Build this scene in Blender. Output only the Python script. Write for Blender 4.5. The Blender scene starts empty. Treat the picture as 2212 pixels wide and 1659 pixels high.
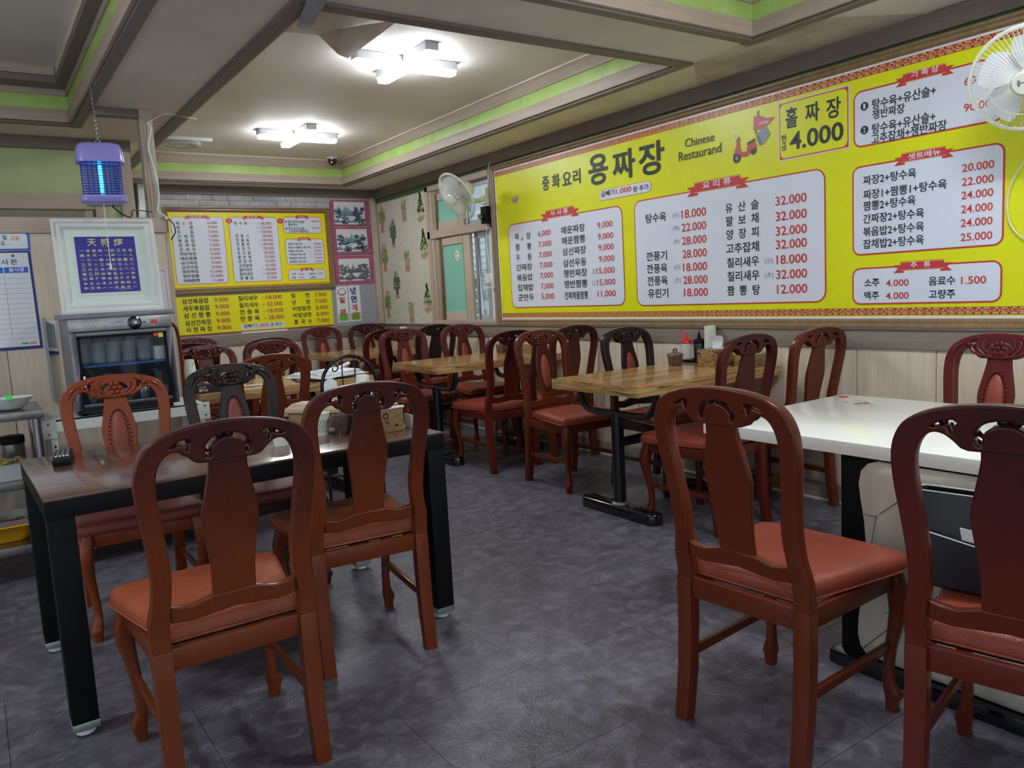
import bpy, bmesh, math, random
from mathutils import Vector, Matrix, Euler
random.seed(7)
S = bpy.context.scene
PI = math.pi
# ---------------------------------------------------------------- camera, world, exposure
cam_d = bpy.data.cameras.new('camera'); cam = bpy.data.objects.new('camera', cam_d)
S.collection.objects.link(cam); S.camera = cam
cam_d.sensor_width = 36.0; cam_d.lens = 1708.15/2212*36; cam_d.clip_start = 0.05; cam_d.clip_end = 100
def _cam():
    yaw, pit, rol = math.radians(34.20833), math.radians(6.74541), math.radians(-3.15276)
    f = Vector((math.sin(yaw)*math.cos(pit), math.cos(yaw)*math.cos(pit), -math.sin(pit)))
    r = Vector((math.cos(yaw), -math.sin(yaw), 0)); u = r.cross(f)
    r2 = r*math.cos(rol)+u*math.sin(rol); u2 = -r*math.sin(rol)+u*math.cos(rol)
    m = Matrix((r2, u2, -f)).transposed().to_4x4(); m.translation = Vector((0, 0, 1.25))
    cam.matrix_world = m
_cam()
w = bpy.data.worlds.new('world'); S.world = w; w.use_nodes = True
w.node_tree.nodes['Background'].inputs[0].default_value = (0.80, 0.90, 1.0, 1)
w.node_tree.nodes['Background'].inputs[1].default_value = 0.9
S.view_settings.view_transform = 'Standard'; S.view_settings.look = 'None'
S.view_settings.gamma = 1; S.view_settings.use_curve_mapping = False
S.view_settings.exposure = 0.80
FIX = 34.0      # radiance of the ceiling fixtures in the main tray
FIX2 = 50.0     # of the assumed fixtures added out of view to brighten the near room
def portal(name, loc, rot, sx, sy):
    l = bpy.data.lights.new(name, 'AREA'); l.shape = 'RECTANGLE'; l.size = sx; l.size_y = sy; l.cycles.is_portal = True
    o = bpy.data.objects.new(name, l); S.collection.objects.link(o); o.location = loc; o.rotation_euler = rot
portal('fill_daylight_front', (.3, -2.66, 1.23), (math.radians(90), 0, 0), 6.4, 2.23)  # portal of the assumed front opening, added to bring in fill daylight
portal('fill_daylight_left', (-3.26, .45, 1.32), (math.radians(90), 0, math.radians(-90)), 5.5, 1.95)  # portal of the unseen left opening, put in for more fill
portal('daylight_window', (3.93, 6.3, 1.6), (math.radians(90), 0, math.radians(90)), 1.2, 1.3)
S.cycles.use_denoising = True; S.cycles.max_bounces = 8; S.cycles.diffuse_bounces = 5
S.cycles.glossy_bounces = 4; S.cycles.transparent_max_bounces = 16; S.cycles.sample_clamp_indirect = 6
S.cycles.caustics_reflective = False; S.cycles.caustics_refractive = False

# ---------------------------------------------------------------- materials
def srgb(c):
    return tuple(((v/255)/12.92 if v/255 <= .04045 else ((v/255+.055)/1.055)**2.4) for v in c)+(1,)
M = {}
class NT:
    def __init__(s, name):
        s.m = bpy.data.materials.new(name); s.m.use_nodes = True; s.t = s.m.node_tree
        s.b = s.t.nodes['Principled BSDF']; M[name] = s.m
    def n(s, t, **k):
        o = s.t.nodes.new(t)
        for a, b in k.items():
            if a in o.inputs: o.inputs[a].default_value = b
            else: setattr(o, a, b)
        return o
    def l(s, a, b): s.t.links.new(a, b)
    def coord(s, scale, kind='Object', rot=(0, 0, 0)):
        tc = s.n('ShaderNodeTexCoord'); mp = s.n('ShaderNodeMapping')
        mp.inputs['Scale'].default_value = scale; mp.inputs['Rotation'].default_value = rot
        s.l(tc.outputs[kind], mp.inputs[0]); return mp.outputs[0]
    def noise(s, vec, scale=5, detail=4, rough=.55, dist=0):
        o = s.n('ShaderNodeTexNoise'); o.inputs['Scale'].default_value = scale
        o.inputs['Detail'].default_value = detail; o.inputs['Roughness'].default_value = rough
        o.inputs['Distortion'].default_value = dist
        s.l(vec, o.inputs['Vector']); return o.outputs[0]
    def ramp(s, fac, stops, interp='LINEAR'):
        r = s.n('ShaderNodeValToRGB'); r.color_ramp.interpolation = interp
        e = r.color_ramp.elements
        while len(e) < len(stops): e.new(0.5)
        for i, (p, c) in enumerate(stops): e[i].position = p; e[i].color = srgb(c)
        s.l(fac, r.inputs[0]); return r.outputs[0]
    def bump(s, h, strength=.2, dist=.002):
        b = s.n('ShaderNodeBump'); b.inputs['Strength'].default_value = strength
        b.inputs['Distance'].default_value = dist
        s.l(h, b.inputs['Height']); s.l(b.outputs[0], s.b.inputs['Normal'])
    def mix(s, fac, a, b, blend='MIX'):
        x = s.n('ShaderNodeMix', data_type='RGBA', blend_type=blend)
        for i, v in ((0, fac), (6, a), (7, b)):
            if hasattr(v, 'is_linked') or hasattr(v, 'links'): s.l(v, x.inputs[i])
            else: x.inputs[i].default_value = v
        return x.outputs[2]
    def rnd(s): return s.n('ShaderNodeObjectInfo').outputs['Random']
def plain(name, c, rough=.5, metal=0, coat=0, var=0, vs=6, spec=.5):
    k = NT(name); k.b.inputs['Roughness'].default_value = rough; k.b.inputs['Metallic'].default_value = metal
    k.b.inputs['Coat Weight'].default_value = coat; k.b.inputs['Coat Roughness'].default_value = .08
    k.b.inputs['Specular IOR Level'].default_value = spec
    k.b.inputs['Base Color'].default_value = srgb(c)
    if var:
        f = k.noise(k.coord((1, 1, 1)), vs, 5)
        a = tuple(max(0, v*(1-var)) for v in c); b = tuple(min(255, v*(1+var)) for v in c)
        k.l(k.ramp(f, [(.3, a), (.7, b)]), k.b.inputs['Base Color'])
    return k
def grain(name, c1, c2, scale, rough=.45, bump=.15, extra=None, coat=0, kind='Object'):
    k = NT(name); k.b.inputs['Roughness'].default_value = rough; k.b.inputs['Coat Weight'].default_value = coat
    v = k.coord(scale, kind); f = k.noise(v, 4, 8, .65, .3)
    col = k.ramp(f, [(.32, c1), (.68, c2)])
    g = k.noise(k.coord((.7, .7, .7), kind), 1.3, 2)
    col = k.mix(.25, col, k.ramp(g, [(.35, c1), (.65, c2)]))
    x = k.n('ShaderNodeMath', operation='MULTIPLY_ADD'); k.l(k.rnd(), x.inputs[0]); x.inputs[1].default_value = .16; x.inputs[2].default_value = .92
    hv = k.n('ShaderNodeHueSaturation'); k.l(x.outputs[0], hv.inputs['Value']); k.l(col, hv.inputs['Color'])
    k.l(hv.outputs[0], k.b.inputs['Base Color'])
    k.bump(f, bump, .001); return k
def emis(name, c, st):
    k = NT(name); k.b.inputs['Base Color'].default_value = (0, 0, 0, 1)
    k.b.inputs['Emission Color'].default_value = srgb(c); k.b.inputs['Emission Strength'].default_value = st
emis('fixture_light', (244, 250, 255), FIX); emis('added_fixture_light', (244, 250, 255), FIX2)
emis('uv_tube', (40, 190, 255), 7.0)
# floor vinyl
k = NT('floor_vinyl')
v = k.coord((1, 1, 1)); f1 = k.noise(v, 2.2, 6, .62, .4); f2 = k.noise(v, 16, 8, .7, .6); f3 = k.noise(v, 150, 2, .5)
a_ = k.ramp(f1, [(.30, (70, 67, 76)), (.55, (98, 94, 106)), (.75, (126, 122, 137))])
b_ = k.ramp(f2, [(.30, (44, 42, 48)), (.5, (92, 89, 100)), (.72, (150, 146, 162))])
col = k.mix(.62, a_, b_)
x = k.n('ShaderNodeMath', operation='MULTIPLY_ADD'); k.l(k.rnd(), x.inputs[0]); x.inputs[1].default_value = .14; x.inputs[2].default_value = .93
hv = k.n('ShaderNodeHueSaturation'); k.l(x.outputs[0], hv.inputs['Value']); k.l(col, hv.inputs['Color']); k.l(hv.outputs[0], k.b.inputs['Base Color'])
rr = k.n('ShaderNodeMapRange'); k.l(f2, rr.inputs[0]); rr.inputs[3].default_value = .25; rr.inputs[4].default_value = .42; k.l(rr.outputs[0], k.b.inputs['Roughness'])
hm = k.n('ShaderNodeMath', operation='ADD'); k.l(k.noise(v, 42, 4, .6), hm.inputs[0]); k.l(f3, hm.inputs[1])
k.bump(hm.outputs[0], .5, .0035)
plain('grout', (30, 28, 33), .8)
grain('oak_panel', (200, 184, 162), (222, 208, 188), (9, 9, .7), .5, .12)
grain('oak_rail_y', (128, 118, 108), (154, 143, 131), (14, .6, 14), .5, .15)
grain('oak_rail_x', (128, 118, 108), (154, 143, 131), (.6, 14, 14), .5, .15)
grain('trim_y', (172, 154, 140), (198, 181, 167), (16, .6, 16), .5, .1)
grain('trim_x', (172, 154, 140), (198, 181, 167), (.6, 16, 16), .5, .1)
grain('trim_z', (184, 168, 150), (196, 181, 162), (22, 22, .6), .5, .05)
grain('trim_dark_y', (112, 101, 97), (134, 122, 116), (16, .6, 16), .5, .1)
grain('trim_dark_x', (112, 101, 97), (134, 122, 116), (.6, 16, 16), .5, .1)
grain('gilt_wood', (112, 92, 68), (150, 126, 94), (10, 10, 3), .35, .2)
plain('green_paint', (184, 214, 124), .45, var=.05)
plain('green_wall', (186, 198, 148), .55, var=.05)
plain('green_dark', (70, 104, 62), .5)
k = plain('ceiling_paper', (238, 233, 226), .62, var=.03, vs=2); k.bump(k.noise(k.coord((1, 8, 1)), 60, 5), .25, .001)
k = plain('soffit_paper', (230, 225, 216), .6, var=.04, vs=2); k.bump(k.noise(k.coord((1, 1, 1)), 90, 4), .2, .001)
plain('grey_wallpaper', (196, 186, 176), .6, var=.12, vs=3)
plain('cream_line', (232, 224, 205), .4)
plain('plaster', (190, 180, 165), .7)
plain('white_plastic', (226, 230, 226), .35, coat=.2); plain('white_metal', (214, 220, 216), .35)
plain('lamp_housing', (215, 215, 225), .4)
plain('paper_white', (228, 232, 238), .7); plain('paper_cup', (226, 236, 226), .55); plain('cup_leaf', (150, 205, 70), .5); plain('ink_grey', (90, 95, 90), .6)
plain('print_yellow', (228, 234, 24), .33, var=.015); plain('print_yellow2', (240, 232, 0), .4)
plain('print_white', (224, 231, 246), .35); plain('print_frame_white', (232, 228, 240), .35)
plain('print_red', (200, 66, 62), .35); plain('print_red2', (200, 66, 72), .35); plain('print_maroon', (172, 58, 66), .4)
plain('print_black', (38, 48, 52), .4); plain('print_grey', (110, 118, 128), .4); plain('print_gold', (222, 172, 104), .4)
plain('print_navy', (48, 50, 130), .5); plain('print_blue', (30, 100, 205), .5); plain('print_orange', (235, 130, 60), .5)
plain('print_green', (58, 160, 100), .4); plain('print_green2', (120, 180, 80), .5); plain('print_steel', (146, 156, 178), .4)
plain('gold_ink', (212, 204, 140), .4); plain('label_bluegrey', (150, 158, 170), .6); plain('skin_pale', (206, 196, 180), .6)
plain('black_metal', (16, 18, 24), .28, coat=.3); plain('black_gloss', (14, 15, 18), .12, coat=.6); plain('black_matte', (9, 10, 13), .6, spec=.2)
plain('bag_black', (24, 27, 34), .42, var=.1); plain('steel', (150, 150, 152), .32, 1, var=.08, vs=14); plain('steel_dark', (128, 128, 136), .42, .6, var=.06)
plain('chrome', (215, 215, 220), .12, 1); plain('dull_chrome', (170, 185, 180), .3, .8)
plain('zap_lilac', (156, 150, 226), .3, coat=.3); plain('zap_blue', (36, 62, 165), .35); plain('red_plastic', (215, 40, 35), .3, coat=.3)
plain('blue_plastic', (40, 110, 190), .4); plain('yellow_plastic', (240, 176, 20), .35); plain('grey_box', (118, 120, 126), .6)
plain('pot_brown', (92, 72, 64), .3, coat=.5, var=.25, vs=30); plain('cream_leather', (206, 202, 186), .45, var=.03)
plain('nail_dark', (42, 34, 34), .3, .6); plain('red_dark', (120, 25, 28), .35, coat=.3)
plain('pale_green_mat', (216, 232, 224), .6); plain('frame_white', (222, 226, 222), .4, var=.03); plain('blue_field', (54, 52, 150), .6)
plain('pink_border', (172, 84, 118), .6, var=.18, vs=30); plain('ink_paper', (226, 224, 226), .6)
plain('ink_m1', (158, 176, 190), .7); plain('ink_m2', (118, 142, 160), .7); plain('ink_m3', (62, 82, 98), .7); plain('ink_m4', (96, 100, 104), .7)
plain('border_red', (190, 88, 76), .35)
plain('grey_sheet', (158, 162, 174), .6); plain('leaf_green', (142, 166, 84), .6); plain('leaf_dark', (98, 118, 88), .6); plain('twig_pink', (176, 130, 124), .6); plain('pot_tan', (184, 152, 118), .6)
plain('tan_wood', (188, 168, 140), .55, var=.08, vs=20); plain('fan_white', (224, 226, 214), .35, coat=.2)
plain('white_top', (250, 253, 246), .16, coat=.3, var=.015); plain('aluminium', (200, 206, 214), .3, .4)
plain('outdoor_wall', (190, 195, 205), .8); plain('outdoor_leaf', (90, 130, 60), .7, var=.3, vs=20)
plain('food_yellow', (226, 196, 60), .6, var=.1); plain('food_green', (110, 150, 60), .7, var=.25, vs=40); plain('lime_plastic', (70, 225, 90), .4)
plain('vegetable_brown', (150, 120, 70), .7, var=.2, vs=30)
# stone tiles
k = plain('stone', (186, 184, 188), .7, var=.07, vs=9); k.bump(k.noise(k.coord((1, 1, 1)), 30, 6), .5, .002)
x = k.n('ShaderNodeMath', operation='MULTIPLY_ADD'); k.l(k.rnd(), x.inputs[0]); x.inputs[1].default_value = .25; x.inputs[2].default_value = .86
hv = k.n('ShaderNodeHueSaturation'); k.l(x.outputs[0], hv.inputs['Value']); src = k.b.inputs['Base Color'].links[0].from_socket; k.l(src, hv.inputs['Color']); k.l(hv.outputs[0], k.b.inputs['Base Color'])
# wallpaper with fine horizontal streaks
k = NT('streak_wallpaper'); k.b.inputs['Roughness'].default_value = .65
f = k.noise(k.coord((1, 2.2, 60)), 3.4, 5, .7); k.l(k.ramp(f, [(.33, (150, 148, 134)), (.42, (206, 204, 192)), (.7, (216, 213, 202))]), k.b.inputs['Base Color']); k.bump(f, .15, .001)
# butcher block table top: staves along X
def block(name, edge=False):
    k = NT(name); k.b.inputs['Roughness'].default_value = .16; k.b.inputs['Coat Weight'].default_value = .4; k.b.inputs['Coat Roughness'].default_value = .1
    br = k.n('ShaderNodeTexBrick'); br.offset = .43; br.squash = 1
    br.inputs['Scale'].default_value = 1; br.inputs['Brick Width'].default_value = .38; br.inputs['Row Height'].default_value = .022
    br.inputs['Mortar Size'].default_value = .0006; br.inputs['Mortar Smooth'].default_value = .1; br.inputs['Bias'].default_value = 0
    br.inputs['Color1'].default_value = (0, 0, 0, 1); br.inputs['Color2'].default_value = (1, 1, 1, 1); br.inputs['Mortar'].default_value = (.15, .15, .15, 1)
    k.l(k.coord((1, 1, 1)), br.inputs['Vector'])
    g = k.noise(k.coord((1.6, 30, 30)), 3, 6, .7, .8)
    st = k.ramp(br.outputs['Color'], [(0, (124, 76, 38)), (.45, (202, 152, 92)), (1, (248, 210, 148))])
    gr = k.ramp(g, [(.34, (104, 70, 42)), (.5, (196, 156, 98)), (.7, (228, 194, 134))])
    k.l(k.mix(.40, st, gr), k.b.inputs['Base Color'])
block('butcher_block')
k = NT('block_edge'); k.b.inputs['Roughness'].default_value = .3
g = k.noise(k.coord((1.5, 1.5, 26)), 2.2, 6, .6, 1.2); k.l(k.ramp(g, [(.34, (96, 68, 42)), (.44, (170, 132, 82)), (.62, (206, 168, 112))]), k.b.inputs['Base Color'])
k = NT('brown_laminate'); k.b.inputs['Roughness'].default_value = .2; k.b.inputs['Coat Weight'].default_value = .6; k.b.inputs['Coat Roughness'].default_value = .10
g = k.noise(k.coord((1.5, 24, 24)), 2.6, 6, .6, .7); k.l(k.ramp(g, [(.3, (70, 48, 40)), (.55, (104, 74, 60)), (.72, (122, 92, 76))]), k.b.inputs['Base Color'])
for nm, a, b in (('burnt_wood', (58, 40, 26), (176, 142, 92)), ('drawer_wood', (86, 66, 42), (160, 130, 90))):
    k = NT(nm); k.b.inputs['Roughness'].default_value = .35
    g = k.noise(k.coord((6, 6, 22)), 2.4, 4, .6, 3.0); k.l(k.ramp(g, [(.40, a), (.50, b), (.58, tuple(v*.75 for v in b)), (.66, b)]), k.b.inputs['Base Color'])
# red-brown leather
def leather(name, c):
    k = NT(name); k.b.inputs['Roughness'].default_value = .38; k.b.inputs['Specular IOR Level'].default_value = .5
    v = k.coord((1, 1, 1)); f = k.noise(v, 4, 3)
    k.l(k.ramp(f, [(.35, tuple(x*.9 for x in c)), (.65, tuple(min(255, x*1.06) for x in c))]), k.b.inputs['Base Color'])
    vo = k.n('ShaderNodeTexVoronoi', feature='DISTANCE_TO_EDGE'); vo.inputs['Scale'].default_value = 230; k.l(v, vo.inputs['Vector']); k.bump(vo.outputs['Distance'], .7, .0018)
leather('leather_red', (142, 62, 44)); leather('leather_orange', (154, 76, 46)); leather('leather_pink', (132, 60, 50))
# chair lacquer: the finish runs from dark crest to lighter lower parts, streaked along the grain
def lacquer(name, dark, light, z0=.35, z1=.95, amt=1.0):
    k = NT(name); k.b.inputs['Roughness'].default_value = .33; k.b.inputs['Coat Weight'].default_value = .16; k.b.inputs['Coat Roughness'].default_value = .12; k.b.inputs['Specular IOR Level'].default_value = .25
    tc = k.n('ShaderNodeTexCoord'); sp = k.n('ShaderNodeSeparateXYZ'); k.l(tc.outputs['Object'], sp.inputs[0])
    mr = k.n('ShaderNodeMapRange'); k.l(sp.outputs[2], mr.inputs[0]); mr.inputs[1].default_value = z0; mr.inputs[2].default_value = z1
    n1 = k.noise(k.coord((1, 1, 1)), 4.5, 3); ma = k.n('ShaderNodeMath', operation='MULTIPLY_ADD'); k.l(n1, ma.inputs[0]); ma.inputs[1].default_value = 0.9; ma.inputs[2].default_value = -.75
    ad = k.n('ShaderNodeMath', operation='ADD'); k.l(mr.outputs[0], ad.inputs[0]); k.l(ma.outputs[0], ad.inputs[1])
    base = k.ramp(ad.outputs[0], [(.15, light), (.75, dark)])
    gr = k.noise(k.coord((40, 40, 3)), 3, 5, .7)
    k.l(k.mix(.12, base, k.ramp(gr, [(.3, tuple(v*.55 for v in dark)), (.7, light)])), k.b.inputs['Base Color'])
lacquer('lacquer_brown', (54, 18, 20), (112, 50, 20)); lacquer('lacquer_brown2', (82, 29, 22), (100, 42, 22), .0, 1.3)
lacquer('lacquer_orange', (132, 56, 24), (136, 60, 26)); lacquer('lacquer_black', (36, 24, 27), (56, 34, 33)); lacquer('lacquer_plum', (84, 24, 34), (108, 40, 26))
lacquer('lacquer_walnut', (112, 50, 26), (100, 44, 24)); lacquer('lacquer_wine', (52, 17, 24), (96, 34, 22), .2, 1.0)
# glass and translucents (thin, no refraction)
def thin_glass(name, c, alpha, rough=.02):
    k = NT(name); t = k.t; out = [n for n in t.nodes if n.type == 'OUTPUT_MATERIAL'][0]
    tr = k.n('ShaderNodeBsdfTransparent'); mx = k.n('ShaderNodeMixShader'); mx.inputs[0].default_value = alpha
    k.b.inputs['Base Color'].default_value = srgb(c); k.b.inputs['Roughness'].default_value = rough
    k.l(tr.outputs[0], mx.inputs[1]); k.l(k.b.outputs[0], mx.inputs[2]); k.l(mx.outputs[0], out.inputs[0])
thin_glass('door_glass', (60, 70, 80), .16); thin_glass('tumbler_glass', (214, 230, 236), .16, .05); thin_glass('window_glass', (190, 220, 225), .3)
thin_glass('fan_blade', (226, 232, 240), .72, .3); thin_glass('clear_plastic', (226, 230, 232), .5, .2); thin_glass('teal_film', (140, 206, 190), .93, .4)

# ---------------------------------------------------------------- mesh helpers
class MB:
    def __init__(s): s.v = []; s.f = []; s.mi = []; s.cur = 0
    def add(s, vs, fs, xf=None):
        o = len(s.v)
        s.v += [tuple(xf @ Vector(p)) if xf else tuple(p) for p in vs]
        s.f += [tuple(i+o for i in f) for f in fs]; s.mi += [s.cur]*len(fs); return s
    def box(s, x0, x1, y0, y1, z0, z1, xf=None):
        vs = [(x0, y0, z0), (x1, y0, z0), (x1, y1, z0), (x0, y1, z0), (x0, y0, z1), (x1, y0, z1), (x1, y1, z1), (x0, y1, z1)]
        return s.add(vs, [(0, 3, 2, 1), (4, 5, 6, 7), (0, 1, 5, 4), (1, 2, 6, 5), (2, 3, 7, 6), (3, 0, 4, 7)], xf)
    def rings(s, rings, cap0=True, cap1=True, closed=True, xf=None):
        n = len(rings[0]); vs = [p for r in rings for p in r]; fs = []
        for i in range(len(rings)-1):
            for j in range(n if closed else n-1):
                a = i*n+j; b = i*n+(j+1) % n; fs.append((a, b, b+n, a+n))
        if cap0: fs.append(tuple(range(n-1, -1, -1)))
        if cap1: fs.append(tuple((len(rings)-1)*n+j for j in range(n)))
        return s.add(vs, fs, xf)
    def lathe(s, prof, n=20, c=(0, 0, 0), cap0=True, cap1=True, sx=1, sy=1, xf=None):
        R = [[(c[0]+r*sx*math.cos(2*PI*j/n), c[1]+r*sy*math.sin(2*PI*j/n), c[2]+z) for j in range(n)] for r, z in prof]
        return s.rings(R, cap0, cap1, xf=xf)
    def tube(s, path, r, n=8, closed=False, xf=None):
        P = [Vector(p) for p in path]; R = []; m = len(P); up = None
        for i, p in enumerate(P):
            if closed: t = P[(i+1) % m]-P[i-1]
            else: t = P[min(i+1, m-1)]-P[max(i-1, 0)]
            t = t.normalized() if t.length > 1e-9 else Vector((0, 0, 1))
            if up is None: up = Vector((0, 0, 1)) if abs(t.z) < .9 else Vector((1, 0, 0))
            a = t.cross(up); a.normalize(); b = a.cross(t).normalized(); up = b
            rr = r[i] if isinstance(r, (list, tuple)) else r
            R.append([tuple(p+a*rr*math.cos(2*PI*j/n)+b*rr*math.sin(2*PI*j/n)) for j in range(n)])
        if closed: R.append(R[0])
        return s.rings(R, not closed, not closed, xf=xf)
    def ball(s, c, r, n=8, m=6, sc=(1, 1, 1), xf=None):
        prof = [(max(1e-4, r*math.sin(PI*i/m)), -r*math.cos(PI*i/m)) for i in range(m+1)]
        R = [[(c[0]+q*sc[0]*math.cos(2*PI*j/n), c[1]+q*sc[1]*math.sin(2*PI*j/n), c[2]+z*sc[2]) for j in range(n)] for q, z in prof]
        return s.rings(R, True, True, xf=xf)
    def prism(s, poly, t0, t1, ax='y', xf=None):
        def P(a, b, t): return {'y': (a, t, b), 'z': (a, b, t), 'x': (t, a, b)}[ax]
        return s.rings([[P(a, b, t0) for a, b in poly], [P(a, b, t1) for a, b in poly]], xf=xf)
    def build(s, name, mats, parent=None, smooth=35, bevel=0, seg=2, kind=None):
        me = bpy.data.meshes.new(name); me.from_pydata(s.v, [], s.f)
        for m in (mats if isinstance(mats, (list, tuple)) else [mats]): me.materials.append(M[m])
        if any(s.mi): me.polygons.foreach_set('material_index', s.mi)
        bm = bmesh.new(); bm.from_mesh(me)
        if bevel:
            bmesh.ops.remove_doubles(bm, verts=bm.verts, dist=1e-6)
            bmesh.ops.bevel(bm, geom=[e for e in bm.edges if len(e.link_faces) == 2 and e.calc_face_angle(0) > .5], offset=bevel, segments=seg, affect='EDGES', profile=.6)
        bmesh.ops.recalc_face_normals(bm, faces=bm.faces); bm.to_mesh(me); bm.free()
        if smooth:
            me.polygons.foreach_set('use_smooth', [True]*len(me.polygons)); me.set_sharp_from_angle(angle=math.radians(smooth))
        o = bpy.data.objects.new(name, me); S.collection.objects.link(o)
        if parent: o.parent = parent
        if kind: o['kind'] = kind
        return o
def tag(o, label, cat, group=None):
    o['label'] = label; o['category'] = cat
    if group: o['group'] = group
    return o
def thing(name, label, cat, loc=(0, 0, 0), rz=0, group=None):
    o = bpy.data.objects.new(name, None); S.collection.objects.link(o); o.location = loc; o.rotation_euler = (0, 0, rz)
    o.empty_display_size = .1
    return tag(o, label, cat, group)
def bx(name, m, x0, x1, y0, y1, z0, z1, parent=None, bevel=0, kind=None):
    o = MB().box(x0, x1, y0, y1, z0, z1).build(name, m, parent, bevel=bevel, smooth=30 if bevel else 0)
    if kind: o['kind'] = kind
    return o
def struct(name, m, x0, x1, y0, y1, z0, z1, parent=None, bevel=0):
    return bx(name, m, x0, x1, y0, y1, z0, z1, parent, bevel, None if parent else 'structure')
def dup(root, loc, rz, label=None, group=None, mats=None):
    r = root.copy(); S.collection.objects.link(r); r.location = loc; r.rotation_euler = (0, 0, rz)
    if label: r['label'] = label
    if group: r['group'] = group
    for ch in list(root.children):
        c = ch.copy(); S.collection.objects.link(c); c.parent = r
        for g in ch.children:
            d = g.copy(); S.collection.objects.link(d); d.parent = c
    return r
def catmull(pts, n=4, closed=True):
    out = []; m = len(pts)
    rng = range(m) if closed else range(m-1)
    for i in rng:
        p0, p1, p2, p3 = (pts[(i-1) % m], pts[i], pts[(i+1) % m], pts[(i+2) % m]) if closed else (pts[max(i-1, 0)], pts[i], pts[i+1], pts[min(i+2, m-1)])
        for k_ in range(n):
            t = k_/n
            out.append(tuple(.5*((2*b)+(-a+c)*t+(2*a-5*b+4*c-d)*t*t+(-a+3*b-3*c+d)*t**3) for a, b, c, d in zip(p0, p1, p2, p3)))
    if not closed: out.append(tuple(pts[-1]))
    return out
def plate(outline, holes, thick, bev, fn):
    """flat shape with holes and rounded edges, (a,b,t) sent through fn to 3-D; returns verts, faces"""
    cu = bpy.data.curves.new('plate', 'CURVE'); cu.dimensions = '2D'; cu.fill_mode = 'BOTH'
    cu.extrude = thick/2-bev; cu.bevel_depth = bev; cu.bevel_resolution = 2; cu.offset = -bev
    for pl in [outline]+holes:
        sp = cu.splines.new('POLY'); sp.points.add(len(pl)-1); sp.use_cyclic_u = True
        for p, q in zip(sp.points, pl): p.co = (q[0], q[1], 0, 1)
    o = bpy.data.objects.new('plate', cu); S.collection.objects.link(o)
    dg = bpy.context.evaluated_depsgraph_get(); me = bpy.data.meshes.new_from_object(o.evaluated_get(dg))
    vs = [fn(v.co.x, v.co.y, v.co.z) for v in me.vertices]; fs = [tuple(p.vertices) for p in me.polygons]
    bpy.data.objects.remove(o); bpy.data.curves.remove(cu); bpy.data.meshes.remove(me)
    return vs, fs
# ---- flat print: lettering laid on a board
_tc = {}
_to = None
def glyphs(body, bold):
    global _to
    key = (body, bold)
    if key in _tc: return _tc[key]
    if _to is None:
        cu = bpy.data.curves.new('lettering', 'FONT'); cu.resolution_u = 3
        _to = bpy.data.objects.new('lettering', cu); S.collection.objects.link(_to)
    cu = _to.data; cu.body = body; cu.offset = bold
    bpy.context.view_layer.update()
    dg = bpy.context.evaluated_depsgraph_get(); me = bpy.data.meshes.new_from_object(_to.evaluated_get(dg))
    vs = [(v.co.x, v.co.y) for v in me.vertices]; fs = [tuple(p.vertices) for p in me.polygons]; bpy.data.meshes.remove(me)
    x0 = min(v[0] for v in vs); x1 = max(v[0] for v in vs); y0 = min(v[1] for v in vs); y1 = max(v[1] for v in vs)
    vs = [((x-x0)/max(x1-x0, 1e-6), (y-y0)/max(y1-y0, 1e-6)) for x, y in vs]
    _tc[key] = (vs, fs); return vs, fs
INK = {'k': ('print_black', .018), 'r': ('print_red', .014), 'w': ('print_frame_white', .02), 'g': ('print_grey', .0), 'K': ('print_black', .022), 'L': ('print_black', .004),
       'm': ('print_maroon', .012), 'R': ('print_red', .04), 'B': ('print_navy', .04), 'o': ('print_orange', .02), 'n': ('print_navy', .01), 'y': ('gold_ink', .02)}
def lettering(items, place, parent, layer=.004):
    acc = {}; out = []
    for it in items:
        if it[0] in '❶❷':
            u = (it[1]+it[2])/2; r_ = max(it[2]-it[1], it[4])*.5; flat('number_disc', 'print_black', circ(u, it[3], r_, 18), place, parent, layer-.0012, .0004)
            out.append(('1' if it[0] == '❶' else '2', u-r_*.28, u+r_*.28, it[3], r_*1.2, 'w'))
        else: out.append(it)
    items = out
    for body, u0, u1, v, h, ink in items:
        vs, fs = glyphs(body, INK[ink][1])
        if ink == 'K':
            MB().add([place(u0+a*(u1-u0), v-h/2+b*h, layer) for a, b in vs], fs).build('title_letter' if len(body) == 1 else 'title_price', INK[ink][0], parent, smooth=0); continue
        mb = acc.setdefault(ink, MB())
        mb.add([place(u0+a*(u1-u0), v-h/2+b*h, layer) for a, b in vs], fs)
    nm = {'k': 'black_lettering', 'K': 'title_lettering', 'L': 'latin_lettering', 'r': 'red_lettering', 'm': 'maroon_lettering', 'w': 'white_lettering', 'g': 'small_lettering', 'R': 'bold_red_lettering', 'B': 'bold_blue_lettering', 'o': 'orange_lettering', 'n': 'navy_lettering', 'y': 'gold_lettering'}
    for ink, mb in acc.items(): mb.build(nm[ink], INK[ink][0], parent, smooth=0, kind='stuff')
def flat(name, m, poly, place, parent, layer=.001, thick=.001):
    mb = MB(); mb.rings([[place(a, b, layer) for a, b in poly], [place(a, b, layer+thick) for a, b in poly]])
    return mb.build(name, m, parent, smooth=0)
def rrect(u0, u1, v0, v1, r, n=6):
    out = []
    for cx, cy, a0 in ((u1-r, v1-r, 0), (u0+r, v1-r, 90), (u0+r, v0+r, 180), (u1-r, v0+r, 270)):
        for i in range(n+1):
            a = math.radians(a0+90*i/n); out.append((cx+r*math.cos(a), cy+r*math.sin(a)))
    return out
def circ(u, v, r, n=16, s=1): return [(u+r*math.cos(2*PI*i/n), v+r*s*math.sin(2*PI*i/n)) for i in range(n)]
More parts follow.
